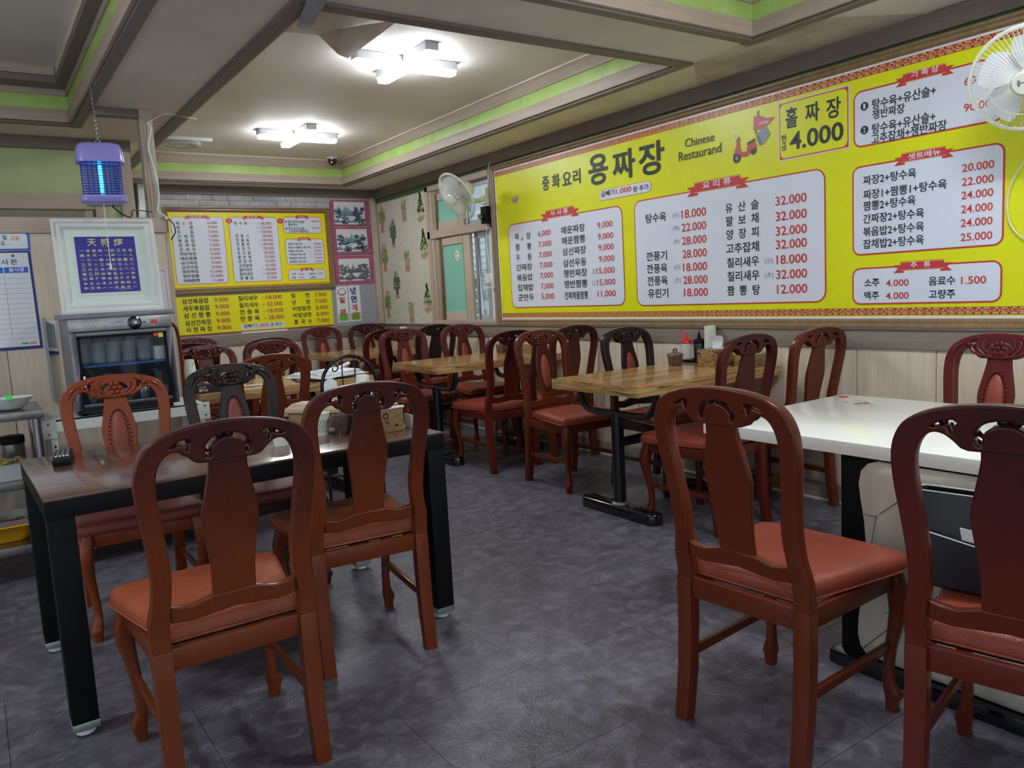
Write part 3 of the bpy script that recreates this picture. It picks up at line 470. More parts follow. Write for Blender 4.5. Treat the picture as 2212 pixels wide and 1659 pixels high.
# ---- wallpaper with printed plants on the right wall
wp = tag(bx('wallpaper', 'streak_wallpaper', XW-.006, XW-.0005, WY1+.03, YB-.055, .966, 2.262), 'pale streaky wallpaper printed with potted plants, beside the window', 'wallpaper')
def pr(a, b, l): return (XW-.006-l, a, b)
def blob(u, v, rx, ry, n, seed, jag=.35):
    q = random.Random(seed); return [(u+rx*(1-jag*q.random())*math.cos(2*PI*i/n), v+ry*(1-jag*q.random())*math.sin(2*PI*i/n)) for i in range(n)]
def plant(kind, y, z, sd):
    q = random.Random(sd); g = MB(); pm = MB(); tw = MB()
    def leafs(mb, n, fx, fz, sz):
        for i in range(n):
            a, b = fx(q), fz(q); an = q.uniform(0, PI); L = sz*q.uniform(.6, 1.3)
            P = [(a-L*math.cos(an), b-L*math.sin(an)), (a-.35*L*math.sin(an), b+.35*L*math.cos(an)), (a+L*math.cos(an), b+L*math.sin(an)), (a+.35*L*math.sin(an), b-.35*L*math.cos(an))]
            l = .001+.0002*(i % 5)
            mb.add([pr(y-u, z+v, l) for u, v in P], [(0, 1, 2, 3)])
    if kind == 'p':
        leafs(g, 60, lambda q: q.uniform(-.055, .055), lambda q: q.uniform(.01, .10), .017)
        for i in range(7):
            u = -.045+.015*i; tw.box(XW-.0085, XW-.0072, y-u-.003, y-u+.003, z-.10-q.uniform(0, .02), z+.02)
        pm.add([pr(y+u, z+v, .0016) for u, v in circ(0, -.07, .035, 10, .5)], [tuple(range(10))])
    elif kind == 'd' or kind == 'e':
        leafs(g, 130, lambda q: q.uniform(-.07, .07), lambda q: q.uniform(-.06, .06), .020)
        leafs(tw, 30, lambda q: q.uniform(-.05, .05), lambda q: q.uniform(.05, .13), .016)
        pm.add([pr(y+u, z+v, .0016) for u, v in [(-.04, -.13), (.04, -.11), (.05, -.15), (.01, -.165), (-.05, -.15)]], [(0, 1, 2, 3, 4)])
        tw.add([pr(y+u, z+v, .002) for u, v in [(-.03, -.05), (.03, -.05), (.026, -.12), (-.026, -.12)]], [(0, 1, 2, 3)])
    else:
        for i in range(150):
            v = q.random(); hw = .09*(1-v*.95)
            leafs(g, 1, lambda q: q.uniform(-hw, hw), lambda q: -.06+.20*v, .018)
        pm.add([pr(y+u, z+v, .0016) for u, v in [(-.085, -.085), (.075, -.10), (.06, -.14), (0, -.155), (-.07, -.12)]], [(0, 1, 2, 3, 4)])
        leafs(tw, 26, lambda q: q.uniform(-.05, .07), lambda q: q.uniform(-.12, -.04), .012)
    g.build('printed_leaves', 'leaf_green' if kind != 'd' else 'leaf_dark', wp, smooth=0, kind='stuff')
    if tw.v: tw.build('printed_stems', 'twig_pink' if kind != 'd' else 'ink_m3', wp, smooth=0, kind='stuff')
    if pm.v: pm.build('printed_pot', 'pot_tan', wp, smooth=0)
for i, (kd, y, z) in enumerate([('p', 7.402, 2.12), ('p', 7.404, 1.614), ('p', 7.391, 1.081), ('d', 7.688, 1.927), ('d', 7.682, 1.389), ('b', 7.027, 1.758), ('b', 7.026, 1.219), ('b', 7.048, 2.12), ('e', 7.93, 2.10), ('e', 7.93, 1.69), ('e', 7.93, 1.19)]): plant(kd, y, z, i)
# ---- window in the right wall
w1 = struct('window_1', 'trim_y', XW-.03, XW+.10, WY0, WY1, 1.785, 1.86, bevel=.003)
for a in ((WY1-.055, WY1, WZ0, WZ1), (WY0-.0, WY0+.045, WZ0, WZ1)): bx('jamb', 'trim_z', XW-.03, XW+.10, *a, w1, bevel=.003)
bx('window_head', 'trim_y', XW-.03, XW+.10, WY0, WY1, WZ1-.05, WZ1, w1, bevel=.003); bx('window_sill', 'trim_y', XW-.035, XW+.10, WY0, WY1, WZ0, WZ0+.035, w1, bevel=.003)
bx('inner_jamb', 'trim_z', XW-.015, XW+.05, WY1-.10, WY1-.055, WZ0+.035, WZ1-.05, w1, bevel=.003)
def sash(y0, y1, z0, z1, wy, wz, x0, x1, m, gm, nm='sash'):
    s = MB()
    for a in ((y0, y0+wy, z0, z1), (y1-wy, y1, z0, z1), (y0+wy, y1-wy, z0, z0+wz), (y0+wy, y1-wy, z1-wz, z1)): s.box(x0, x1, *a)
    o = s.build(nm, m, w1, bevel=.003); bx('pane', gm, (x0+x1)/2-.003, (x0+x1)/2+.003, y0+wy-.005, y1-wy+.005, z0+wz-.005, z1-wz+.005, o); return o
sash(6.25, 6.80, 1.86, 2.205, .085, .07, XW-.005, XW+.03, 'trim_z', 'teal_film'); sash(6.17, 6.79, 1.0, 1.782, .12, .075, XW-.005, XW+.03, 'trim_z', 'teal_film')
sash(5.92, 6.16, 1.0, 1.782, .055, .05, XW+.04, XW+.07, 'aluminium', 'window_glass', 'aluminium_sash'); sash(5.80, 6.26, 1.86, 2.23, .04, .04, XW+.04, XW+.07, 'aluminium', 'window_glass', 'aluminium_sash')
dk = thing('window_sticker', 'oval yellow and white sticker on the teal window pane', 'sticker')
pw = lambda a, b, l: (XW+.008-l, a, b)
flat('rim', 'food_yellow', circ(6.42, 1.60, .045, 20, 1.25), pw, dk, 0); flat('face', 'paper_white', circ(6.42, 1.60, .036, 20, 1.25), pw, dk, .001)
flat('mark', 'print_green', circ(6.43, 1.62, .012, 8), pw, dk, .002); flat('mark', 'print_grey', circ(6.415, 1.58, .012, 8, .8), pw, dk, .002)
# outside: a pale neighbour wall, white slats, scroll railing and greenery
tag(bx('neighbour_wall', 'outdoor_wall', 6.4, 6.5, 5.5, 13, -.5, 4.5), 'pale neighbouring building wall seen outside the window', 'building')
lv = MB()
for i in range(9): lv.box(5.7, 5.75, 7.4, 12, 1.55+i*.09, 1.60+i*.09)
for y in (7.6, 8.9, 10.2, 11.5): lv.box(5.75, 5.78, y, y+.05, 0, 2.5)
tag(lv.build('slatted_screen', 'white_metal', None), 'white slatted screen seen outside through the upper window', 'screen')
rl = MB(); rq = random.Random(4)
for i in range(14):
    y = 7.0+i*.24
    for j in range(4):
        z = .75+j*.22; rl.tube([(4.9, y+.09*math.cos(t)*(1-t/9), z+.09*math.sin(t)*(1-t/9)) for t in [x*.7 for x in range(11)]], .008, 5)
    rl.tube([(4.9, y, 0), (4.9, y, 1.7)], .009, 5)
tag(rl.build('scroll_railing', 'black_metal', None), 'dark wrought scroll railing outside the window', 'railing')
lf = MB()
for i in range(1500):
    x, y, z = rq.uniform(5.0, 5.5), rq.uniform(7, 10.5), rq.uniform(.1, 1.55); a = rq.uniform(0, PI); L = rq.uniform(.03, .08); d = Vector((rq.uniform(-1, 1), math.cos(a), math.sin(a))).normalized()*L; e = d.cross(Vector((1, .2, .3))).normalized()*L*.3
    c = Vector((x, y, z)); lf.add([c-d, c-e, c+d, c+e], [(0, 1, 2, 3)])
hg = tag(lf.build('garden_shrub', 'outdoor_leaf', None, smooth=0, kind='stuff'), 'green shrubs growing outside behind the railing', 'shrub')
struct('outdoor_ground', 'outdoor_wall', XW+.16, 8, 3, 16, -.6, -.5)
# ---------------------------------------------------------------- menu boards and pictures
def key_border(u0, u1, v0, v1, place, parent):
    flat('red_border', 'border_red', [(u0, v0), (u1, v0), (u1, v1), (u0, v1)], place, parent, .0012, .0006)
    h = v1-v0; mb = MB(); p = h*2.1; n = int((u1-u0)/p); q = .0022
    def q4(a, b, c, d): mb.add([place(a, c, q), place(b, c, q), place(b, d, q), place(a, d, q)], [(0, 1, 2, 3)])
    for i in range(n):
        a = u0+i*p+(u1-u0-n*p)/2
        for (x0, x1, y0, y1) in ((.05, 1.0, .12, .25), (.05, .11, .12, .62), (.05, .62, .50, .62), (.56, .62, .36, .62), (.94, 1.0, .12, .88), (.24, 1.0, .76, .88), (.24, .30, .76, .88), (1.05, 2.0, .76, .88), (1.05, 1.11, .38, .88), (1.05, 1.62, .38, .50), (1.94, 2.0, .12, .88), (1.24, 2.0, .12, .25)):
            q4(a+(x0-.02)*h, a+(x1+.03)*h, v0+(y0-.02)*h, v0+(y1+.03)*h)
    mb.build('gold_key_pattern', 'print_gold', parent, smooth=0)
def white_panel(r, place, parent, rad=.05, bw=.008):
    u0, u1, v0, v1 = r
    a = flat('panel_outline', 'print_red', rrect(u0-bw, u1+bw, v0-bw, v1+bw, rad+bw), place, parent, .0014, .0006)
    flat('white_panel', 'print_white', rrect(u0, u1, v0, v1, rad), place, parent, .0022, .0006)
def ribbon(cu, cv, wd, h, place, parent, m='print_red2'):
    mb = MB(); w2 = wd/2
    for s in (-1, 1):
        P = [(cu+s*w2*.62, cv+h*.2), (cu+s*w2, cv+h*.2), (cu+s*w2*.84, cv-h*.12), (cu+s*w2, cv-h*.5), (cu+s*w2*.62, cv-h*.5)]
        mb.add([place(a, b, .0030) for a, b in P], [(0, 1, 2, 3, 4)])
    mb.add([place(a, b, .0034) for a, b in [(cu-w2*.74, cv-h*.3), (cu+w2*.74, cv-h*.3), (cu+w2*.74, cv+h*.5), (cu-w2*.74, cv+h*.5)]], [(0, 1, 2, 3)])
    mb.build('ribbon', m, parent, smooth=0)
    g = MB()
    for dv in (-.26, .44): g.add([place(a, b, .0037) for a, b in [(cu-w2*.74, cv+h*(dv-.03)), (cu+w2*.74, cv+h*(dv-.03)), (cu+w2*.74, cv+h*(dv+.03)), (cu-w2*.74, cv+h*(dv+.03))]], [(0, 1, 2, 3)])
    g.build('gold_edge', 'print_gold', parent, smooth=0)
def frame4(parent, place, u0, u1, v0, v1, wd, dp, mat, back=0, name='frame'):
    mb = MB()
    prof = [(0, 0), (0, dp), (wd*.25, dp*1.0), (wd*.45, dp*.7), (wd*.75, dp*.8), (wd, dp*.45), (wd, 0)]
    R = []
    for cu, cv, su, sv in ((u0, v0, 1, 1), (u1, v0, -1, 1), (u1, v1, -1, -1), (u0, v1, 1, -1), (u0, v0, 1, 1)):
        R.append([place(cu+su*a, cv+sv*a, back+b) for a, b in prof])
    mb.rings(R, False, False, closed=False)
    return mb.build(name, mat, parent, smooth=25)
# -- the big board on the right wall (u runs towards the camera)
XB = XW-.004
PR = lambda a, b, l: (XB-l, 5.70-a, b)
BE = 4.16
bd = thing('menu_board', 'huge yellow wall menu framed on the right wall beside the window', 'menu board', (0, 0, 0))
bx('backing', 'print_yellow', XB-.012, XB, 5.70-BE, 5.69, 1.005, 2.255, bd)
PR2 = lambda a, b, l: (XB-.012-l, 5.70-a, b)
frame4(bd, PR, -.045, BE+.045, .962, 2.298, .044, .034, 'gilt_wood')
mbw = MB()
for a in ((.01, BE, 2.243, 2.255), (.01, BE, 1.005, 1.018), (.01, .02, 1.018, 2.243), (BE-.01, BE, 1.018, 2.243)):
    mbw.rings([[PR2(x, y, l) for x, y in ((a[0], a[2]), (a[1], a[2]), (a[1], a[3]), (a[0], a[3]))] for l in (.0002, .001)])
mbw.build('white_edge', 'print_frame_white', bd, smooth=0)
key_border(.022, BE-.012, 2.205, 2.243, PR2, bd); key_border(.022, BE-.012, 1.024, 1.060, PR2, bd)
R_ = T_R
for kx in ('p1', 'p2', 'p3', 'p4', 'p5'):
    white_panel(R_[kx], PR2, bd, .055 if kx in ('p1', 'p2') else .035)
white_panel(R_['pill'], PR2, bd, .03, .003)
hx = R_['hall']
flat('white_edge', 'print_frame_white', [(hx[0], hx[2]), (hx[1], hx[2]), (hx[1], hx[3]), (hx[0], hx[3])], PR2, bd, .0012, .0005)
flat('red_edge', 'print_red', [(hx[0]+.006, hx[2]+.006), (hx[1]-.006, hx[2]+.006), (hx[1]-.006, hx[3]-.006), (hx[0]+.006, hx[3]-.006)], PR2, bd, .0018, .0005)
flat('yellow_panel', 'print_yellow', rrect(hx[0]+.012, hx[1]-.012, hx[2]+.012, hx[3]-.012, .03), PR2, bd, .0024, .0005)
for kx in ('1', '2', '3', '4', '5'):
    r = R_['rib'+kx]; ribbon((r[0]+r[1])/2, (r[2]+r[3])/2, r[1]-r[0], max(.07, (r[3]-r[2])*1.05) if kx in '12' else .055, PR2, bd)
lettering(T_menu, PR2, bd, .0042)
# printed delivery scooter, crate, pennant; noodle bowl
def scooter(cu, cv, s):
    P = lambda pts: [(cu+a*s, cv+b*s) for a, b in pts]
    flat('printed_wheel', 'print_black', P(circ(-.40, -.78, .19, 16)), PR2, bd, .003, .0005); flat('printed_wheel', 'print_black', P(circ(.42, -.62, .15, 16)), PR2, bd, .003, .0005)
    flat('printed_hub', 'print_steel', P(circ(-.40, -.78, .08, 10)), PR2, bd, .0037, .0004)
    flat('printed_scooter', 'print_red2', P([(-.55, -.62), (-.42, -.34), (-.38, -.12), (-.26, -.12), (-.22, -.40), (-.16, -.58), (.10, -.60), (.14, -.38), (.50, -.28), (.60, -.52), (.34, -.56), (.16, -.78), (-.16, -.78), (-.30, -.62), (-.44, -.58)]), PR2, bd, .0033, .0004)
    flat('printed_mudguard', 'print_red', P([(-.60, -.60), (-.40, -.50), (-.22, -.62), (-.28, -.68), (-.40, -.60), (-.55, -.66)]), PR2, bd, .004, .0003)
    flat('printed_seat', 'print_black', P([(.12, -.36), (.52, -.24), (.52, -.16), (.14, -.26)]), PR2, bd, .004, .0003)
    flat('printed_handlebar', 'print_grey', P([(-.44, -.12), (-.30, .04), (-.24, 0), (-.20, -.12)]), PR2, bd, .004, .0003); flat('printed_mirror', 'print_white', P(circ(-.50, .10, .05, 10, 1.3)), PR2, bd, .004, .0003)
    flat('printed_crate', 'print_steel', P([(.55, -.02), (1.02, .22), (1.22, -.14), (.90, -.46), (.72, -.48)]), PR2, bd, .004, .0003)
    flat('printed_crate_side', 'print_grey', P([(.55, -.02), (.72, -.10), (.86, -.44), (.72, -.48)]), PR2, bd, .0044, .0003)
    flat('printed_pole', 'print_grey', P([(.50, .02), (.56, .02), (.72, .84), (.66, .84)]), PR2, bd, .003, .0004)
flat('pennant', 'print_red2', [(2.692, 2.153), (2.735, 2.148), (2.775, 2.128), (2.832, 2.122), (2.79, 2.090), (2.735, 2.076), (2.688, 2.078)], PR2, bd, .0034, .0004)
scooter(2.625, 2.055, .145)
def bowl(cu, cv, s):
    flat('printed_bowl', 'print_steel', [(cu-s, cv+s*.3), (cu+s, cv+s*.3), (cu+s*.55, cv-s*.6), (cu-s*.55, cv-s*.6)], PR2, bd, .003, .0004)
    flat('printed_noodles', 'print_gold', circ(cu, cv+s*.3, s*.95, 14, .28), PR2, bd, .0035, .0004)
bowl(.30, 1.99, .05)
pt_ = MB(); pt_.rings([[PR2(a, b, l) for a, b in ((.352, 1.642), (.392, 1.642), (.392, 1.712), (.352, 1.712))] for l in (.0028, .0034)])
pt_.build('paper_patch', 'print_frame_white', bd, smooth=0)
# -- framed board on the back wall
YW = YB-.020
PB = lambda a, b, l: (a, YW-l, b)
r2 = T_R2
bb = thing('framed_menu', 'smaller gilt-framed yellow menu hanging on the far back wall', 'menu board')
f_ = r2['frame']; bx('backing', 'print_yellow', f_[0]+.02, f_[1]-.02, YW, YW+.018, f_[2]+.02, f_[3]-.02, bb)
frame4(bb, PB, f_[0]+.002, f_[1], f_[2]-.005, f_[3], .045, .03, 'gilt_wood')
flat('red_line', 'print_red', [(f_[0]+.045, f_[2]+.045), (f_[1]-.045, f_[2]+.045), (f_[1]-.045, f_[3]-.045), (f_[0]+.045, f_[3]-.045)], PB, bb, .0005, .0004)
flat('yellow_field', 'print_yellow2', [(f_[0]+.052, f_[2]+.052), (f_[1]-.052, f_[2]+.052), (f_[1]-.052, f_[3]-.052), (f_[0]+.052, f_[3]-.052)], PB, bb, .0009, .0004)
for kx in ('b1', 'b2', 'b3', 'b4', 'b5'): white_panel(r2[kx], PB, bb, .03, .005)
for cu, cv, wd in ((1.932, 2.112, .25), (2.467, 2.112, .23), (2.97, 2.119, .15), (2.975, 1.895, .15), (2.977, 1.583, .15)): ribbon(cu, cv, wd, .035, PB, bb)
for cx_ in (2.228, 2.74):
    flat('printed_lantern', 'print_red2', circ(cx_, 2.078, .034, 14, .75), PB, bb, .004, .0004); flat('lantern_cap', 'print_gold', [(cx_-.012, 2.10), (cx_+.012, 2.10), (cx_+.006, 2.118), (cx_-.006, 2.118)], PB, bb, .0045, .0004); flat('lantern_text', 'print_gold', circ(cx_, 2.078, .014, 8, .5), PB, bb, .0046, .0003)
flat('paper_patch', 'print_frame_white', [(1.79, 2.01), (1.85, 2.01), (1.85, 2.078), (1.79, 2.078)], PB, bb, .003, .0005)
lettering(T_board, PB, bb, .0046)
lo = r2['lower']
lm = thing('menu_sheet', 'unframed yellow menu sheet hung directly below the smaller framed menu', 'menu board')
bx('sheet', 'print_yellow2', lo[0], lo[1], YW+.004, YW+.012, lo[2], lo[3]-.012, lm)
PL = lambda a, b, l: (a, YW+.004-l, b)
flat('red_line', 'print_red', [(lo[0], lo[2]), (lo[1], lo[2]), (lo[1], lo[2]+.006), (lo[0], lo[2]+.006)], PL, lm, .0005, .0004)
lp = r2['lpill']; flat('white_strip', 'print_white', [(lp[0], lp[2]), (lp[1], lp[2]), (lp[1], lp[3]), (lp[0], lp[3])], PL, lm, .001, .0005)
lettering(T_lower, PL, lm, .0024)
tag(bx('paper_strip', 'paper_white', 2.25, 2.72, YW+.004, YW+.009, .967, .985), 'thin white paper strip under the yellow menu sheet', 'paper')
# -- three landscape pictures
def jag(u0, u1, v0, amp, n, q):
    pk = [(u0+(u1-u0)*(k_+.5+q.uniform(-.25, .25))/5, q.uniform(.55, 1.0), (u1-u0)*q.uniform(.09, .16)) for k_ in range(5)]
    top = []
    for i in range(61):
        u = u0+(u1-u0)*i/60; v = max([hh*max(0, 1-abs(u-pu)/pw)**.8 for pu, hh, pw in pk]+[.12]); top.append((u, v0+amp*(v+q.uniform(-.03, .03))))
    return [(u0, v0)]+top+[(u1, v0)]
names = ['landscape picture with blue mountains and pines, topmost of the three', 'landscape picture with a river and hills, middle one of the three', 'grey landscape picture with mountains, lowest of the three']
for i in range(3):
    a = r2['pic%d' % i]; n_ = r2['in%d' % i]; q = random.Random(i+5)
    th = thing('painting', 'pink-bordered ink '+names[i], 'picture', group='ink landscapes on the back wall')
    bx('border', 'pink_border', a[0]+.002, a[1], YW+.003, YW+.013, a[2]+.004, a[3], th)
    PP = lambda x, y, l: (x, YW+.003-l, y)
    u0, u1, v0, v1 = n_[0], n_[1], n_[2]+.01, n_[3]-.002; H = v1-v0; W = u1-u0
    flat('black_line', 'ink_m4', [(u0-.004, v0-.004), (u1+.004, v0-.004), (u1+.004, v1+.004), (u0-.004, v1+.004)], PP, th, .0004, .0004)
    flat('painted_sky', 'ink_paper', [(u0, v0), (u1, v0), (u1, v1), (u0, v1)], PP, th, .0009, .0004)
    cols = ['ink_m1', 'ink_m2', 'ink_m3'] if i < 2 else ['grey_sheet', 'ink_m4', 'ink_m4']
    def poly_strip(nm, m, top, base, l):
        mb = MB()
        for (p, q_) in zip(top[:-1], top[1:]): mb.add([PP(p[0], base, l), PP(q_[0], base, l), PP(q_[0], q_[1], l), PP(p[0], p[1], l)], [(0, 1, 2, 3)])
        mb.build(nm, m, th, smooth=0)
    poly_strip('painted_mountains', cols[0], jag(u0+.02, u1-.02, v0+H*.45, H*.42, 17, q)[1:-1], v0+H*.42, .0016)
    poly_strip('painted_ridge', cols[1], jag(u0+.05, u1-.08, v0+H*.42, H*.26, 21, q)[1:-1], v0+H*.36, .0019)
    poly_strip('painted_shore', cols[1], jag(u0, u0+W*.9, v0+H*.12, H*.12, 15, q)[1:-1], v0+H*.07, .0022)
    tr = MB()
    for (tx, ty, s) in ((u1-.075, v0+H*.42, 1.5), (u0+.04, v0+H*.5, 1.0), (u0+.12, v0+H*.22, .9), (u1-.04, v0+H*.15, .9)):
        for k_ in range(26):
            c = (tx+q.uniform(-.035, .035)*s, ty+q.uniform(-.05, .05)*s); rr = q.uniform(.006, .014)*s
            pts = [(min(max(c[0]+rr*1.6*math.cos(2*PI*t/6), u0), u1), min(max(c[1]+rr*.7*math.sin(2*PI*t/6), v0), v1)) for t in range(6)]
            tr.add([PP(x, y, .0025+.00003*k_) for x, y in pts], [tuple(range(6))])
        tr.add([PP(tx-.004, ty-.09*s if ty-.09*s > v0 else v0, .0024), PP(tx+.004, ty-.09*s if ty-.09*s > v0 else v0, .0024), PP(tx+.003, ty, .0024), PP(tx-.003, ty, .0024)], [(0, 1, 2, 3)])
    tr.build('painted_trees', cols[2], th, smooth=0, kind='stuff')
gs = r2['grey']
tag(bx('grey_sheet', 'grey_sheet', gs[0]-.015, 3.737, YW+.006, YW+.014, .968, gs[3]+.012), 'plain grey sheet on the back wall under the landscape pictures', 'sheet')
for i, (lab, m_) in enumerate((('narrow white poster for wheat noodles with a bowl on top, on the grey sheet', 0), ('narrow white poster with blue and red vertical lettering, on the grey sheet', 1))):
    s = r2['strip%d' % i]; th = thing('poster', lab, 'poster')
    PS = lambda a, b, l: (a, YW+.0045-l, b)
    flat('sheet', 'paper_white', [(s[0], s[2]), (s[1], s[2]), (s[1], s[3]), (s[0], s[3])], PS, th, -.001, .001)
    flat('grass_print', 'print_green2', [(s[0]+.012, s[2]+.02), (s[0]+.03, s[2]+.012), (s[1]-.03, s[2]+.012), (s[1]-.012, s[2]+.02), (s[1]-.012, s[2]+.09), (s[0]+.06, s[2]+.10), (s[0]+.012, s[2]+.085)], PS, th, .0005, .0003)
    if i == 0:
        flat('bowl_print', 'steel_dark', circ((s[0]+s[1])/2, s[3]-.06, .048, 20, .8), PS, th, .0005, .0003); flat('noodle_print', 'print_white', circ((s[0]+s[1])/2, s[3]-.055, .038, 16, .75), PS, th, .001, .0003)
    lettering(T_strip[:2] if i == 0 else T_strip[2:], PS, th, .0016)
# -- notice boards on the partition
PN = lambda a, b, l: (a, PY-.0125-l, b)
nb = thing('notice_sheet', 'tall white ruled notice sheet with a navy border, on the partition', 'notice')
flat('navy_border', 'print_navy', [(-.25, 1.075), (.333, 1.075), (.328, 1.608), (-.25, 1.608)], PN, nb, 0, .003)
flat('white_field', 'paper_white', [(-.24, 1.092), (.320, 1.092), (.315, 1.598), (-.24, 1.598)], PN, nb, .0032, .0005)
for a in ((-.23, .192), (.197, .308)): flat('blue_header', 'print_blue', [(a[0], 1.491), (a[1], 1.491), (a[1], 1.522), (a[0], 1.522)], PN, nb, .004, .0005)
gl = MB()
for i in range(13): gl.add([PN(a, b, .0042) for a, b in ((-.23, 1.46-i*.027), (.31, 1.46-i*.027), (.31, 1.4612-i*.027), (-.23, 1.4612-i*.027))], [(0, 1, 2, 3)])
gl.add([PN(a, b, .0042) for a, b in ((.194, 1.13), (.1955, 1.13), (.1955, 1.49), (.194, 1.49))], [(0, 1, 2, 3)])
gl.build('ruled_lines', 'print_grey', nb, smooth=0)
flat('emblem', 'print_red2', circ(.245, 1.583, .008, 12), PN, nb, .004, .0003); flat('emblem_lower', 'print_navy', [(.237, 1.583), (.253, 1.583), (.249, 1.576), (.241, 1.576)], PN, nb, .0045, .0003)
flat('footer_mark', 'print_green', [(.235, 1.103), (.27, 1.103), (.27, 1.112), (.235, 1.112)], PN, nb, .004, .0003); flat('footer_mark', 'print_orange', [(.275, 1.103), (.305, 1.103), (.305, 1.112), (.275, 1.112)], PN, nb, .004, .0003)
n2 = thing('notice_card', 'small white card with a blue border and orange word, above the ruled notice', 'notice')
flat('blue_border', 'print_blue', [(-.25, 1.612), (.331, 1.612), (.333, 1.70), (.322, 1.712), (-.25, 1.712)], PN, n2, 0, .003)
flat('white_field', 'paper_white', [(-.24, 1.620), (.316, 1.620), (.322, 1.628), (.322, 1.692), (.314, 1.700), (-.24, 1.700)], PN, n2, .0032, .0005)
lettering([t for t in T_not if t[0] in ('및', '고용', '소')], PN, n2, .0045); lettering([t for t in T_not if t[0] not in ('및', '고용', '소')], PN, nb, .0052)
sl = thing('paper_sheaf', 'white and blue papers hanging in a sleeve beside the cup steriliser', 'papers')
flat('sheet', 'paper_white', [(.345, 1.06), (.40, 1.05), (.41, 1.22), (.345, 1.23)], PN, sl, .004, .002); flat('blue_edge', 'print_navy', [(.345, 1.04), (.405, 1.03), (.405, 1.05), (.345, 1.06)], PN, sl, .006, .001); flat('front_sheet', 'label_bluegrey', [(.36, 1.08), (.40, 1.07), (.40, 1.20), (.36, 1.22)], PN, sl, .008, .001)
mc = thing('menu_card', 'white card with a red corner ornament behind the framed scripture', 'card')
flat('card', 'paper_white', [(.90, 1.24), (1.015, 1.24), (1.015, 1.50), (.90, 1.50)], PN, mc, .002, .002)
om = MB()
for a in ((.90, 1.006, 1.486, 1.488), (1.004, 1.006, 1.25, 1.488), (.984, 1.004, 1.474, 1.476), (.984, .986, 1.474, 1.488), (.993, .995, 1.465, 1.482)): om.add([PN(x, y, .0045) for x, y in ((a[0], a[2]), (a[1], a[2]), (a[1], a[3]), (a[0], a[3]))], [(0, 1, 2, 3)])
om.build('red_ornament', 'print_red', mc, smooth=0)
# ---------------------------------------------------------------- chairs
def yb(z): return -.215 if z < .45 else -.215-.165*(z-.45)
L_ = [(.2075, .42), (.208, .50), (.197, .555), (.194, .63), (.202, .72), (.212, .80), (.215, .86), (.209, .905), (.188, .945), (.150, .970), (.095, .985), (.045, .991), (0, .993)]
Lo = catmull(L_, 3, closed=False)
I_ = [(.1605, .42), (.160, .50), (.152, .56), (.148, .63), (.155, .70), (.163, .78), (.168, .84), (.164, .885), (.150, .915), (.130, .928), (.110, .925), (.094, .913), (.080, .898)]
Io = catmull(I_, 3, closed=False)+[(.066, .893)]
outline = [(x, z) for x, z in Lo]+[(-x, z) for x, z in reversed(Lo[:-1])]+[(-x, z) for x, z in Io]+[(x, z) for x, z in reversed(Io)]
hs = catmull([(-.054, .918), (-.049, .940), (-.030, .955), (0, .960), (.030, .955), (.049, .940), (.054, .918), (.050, .906), (.041, .908), (.040, .928), (.025, .945), (0, .951), (-.025, .945), (-.040, .928), (-.041, .908), (-.050, .906)], 2)
def sideh(s): return [(s*x, z) for x, z in [(.084, .950), (.092, .957), (.112, .954), (.134, .941), (.128, .940), (.110, .946), (.101, .944), (.098, .930), (.093, .929), (.093, .943)]]
def back_fn(a, b, t): return (a, yb(b)+t, b)
BACK = plate(outline, [hs, sideh(1), sideh(-1)], .036, .005, back_fn)
SP = [(.046, .895), (.047, .87), (.058, .815), (.068, .765), (.069, .735), (.062, .68), (.056, .63), (.054, .57), (.055, .525)]
sp = catmull(SP, 3, closed=False)
SPLAT = plate([(x, z) for x, z in sp]+[(-x, z) for x, z in reversed(sp)], [], .018, .004, lambda a, b, t: (a, yb(b)+t, b))
rt = [(-.156, .537), (-.135, .531), (-.105, .527), (-.075, .535), (-.055, .541), (.055, .541), (.075, .535), (.105, .527), (.135, .531), (.156, .537)]
RAIL = plate(rt+[(.156, .492), (.11, .486), (0, .497), (-.11, .486), (-.156, .492)], [], .024, .004, lambda a, b, t: (a, yb(b)+t, b))
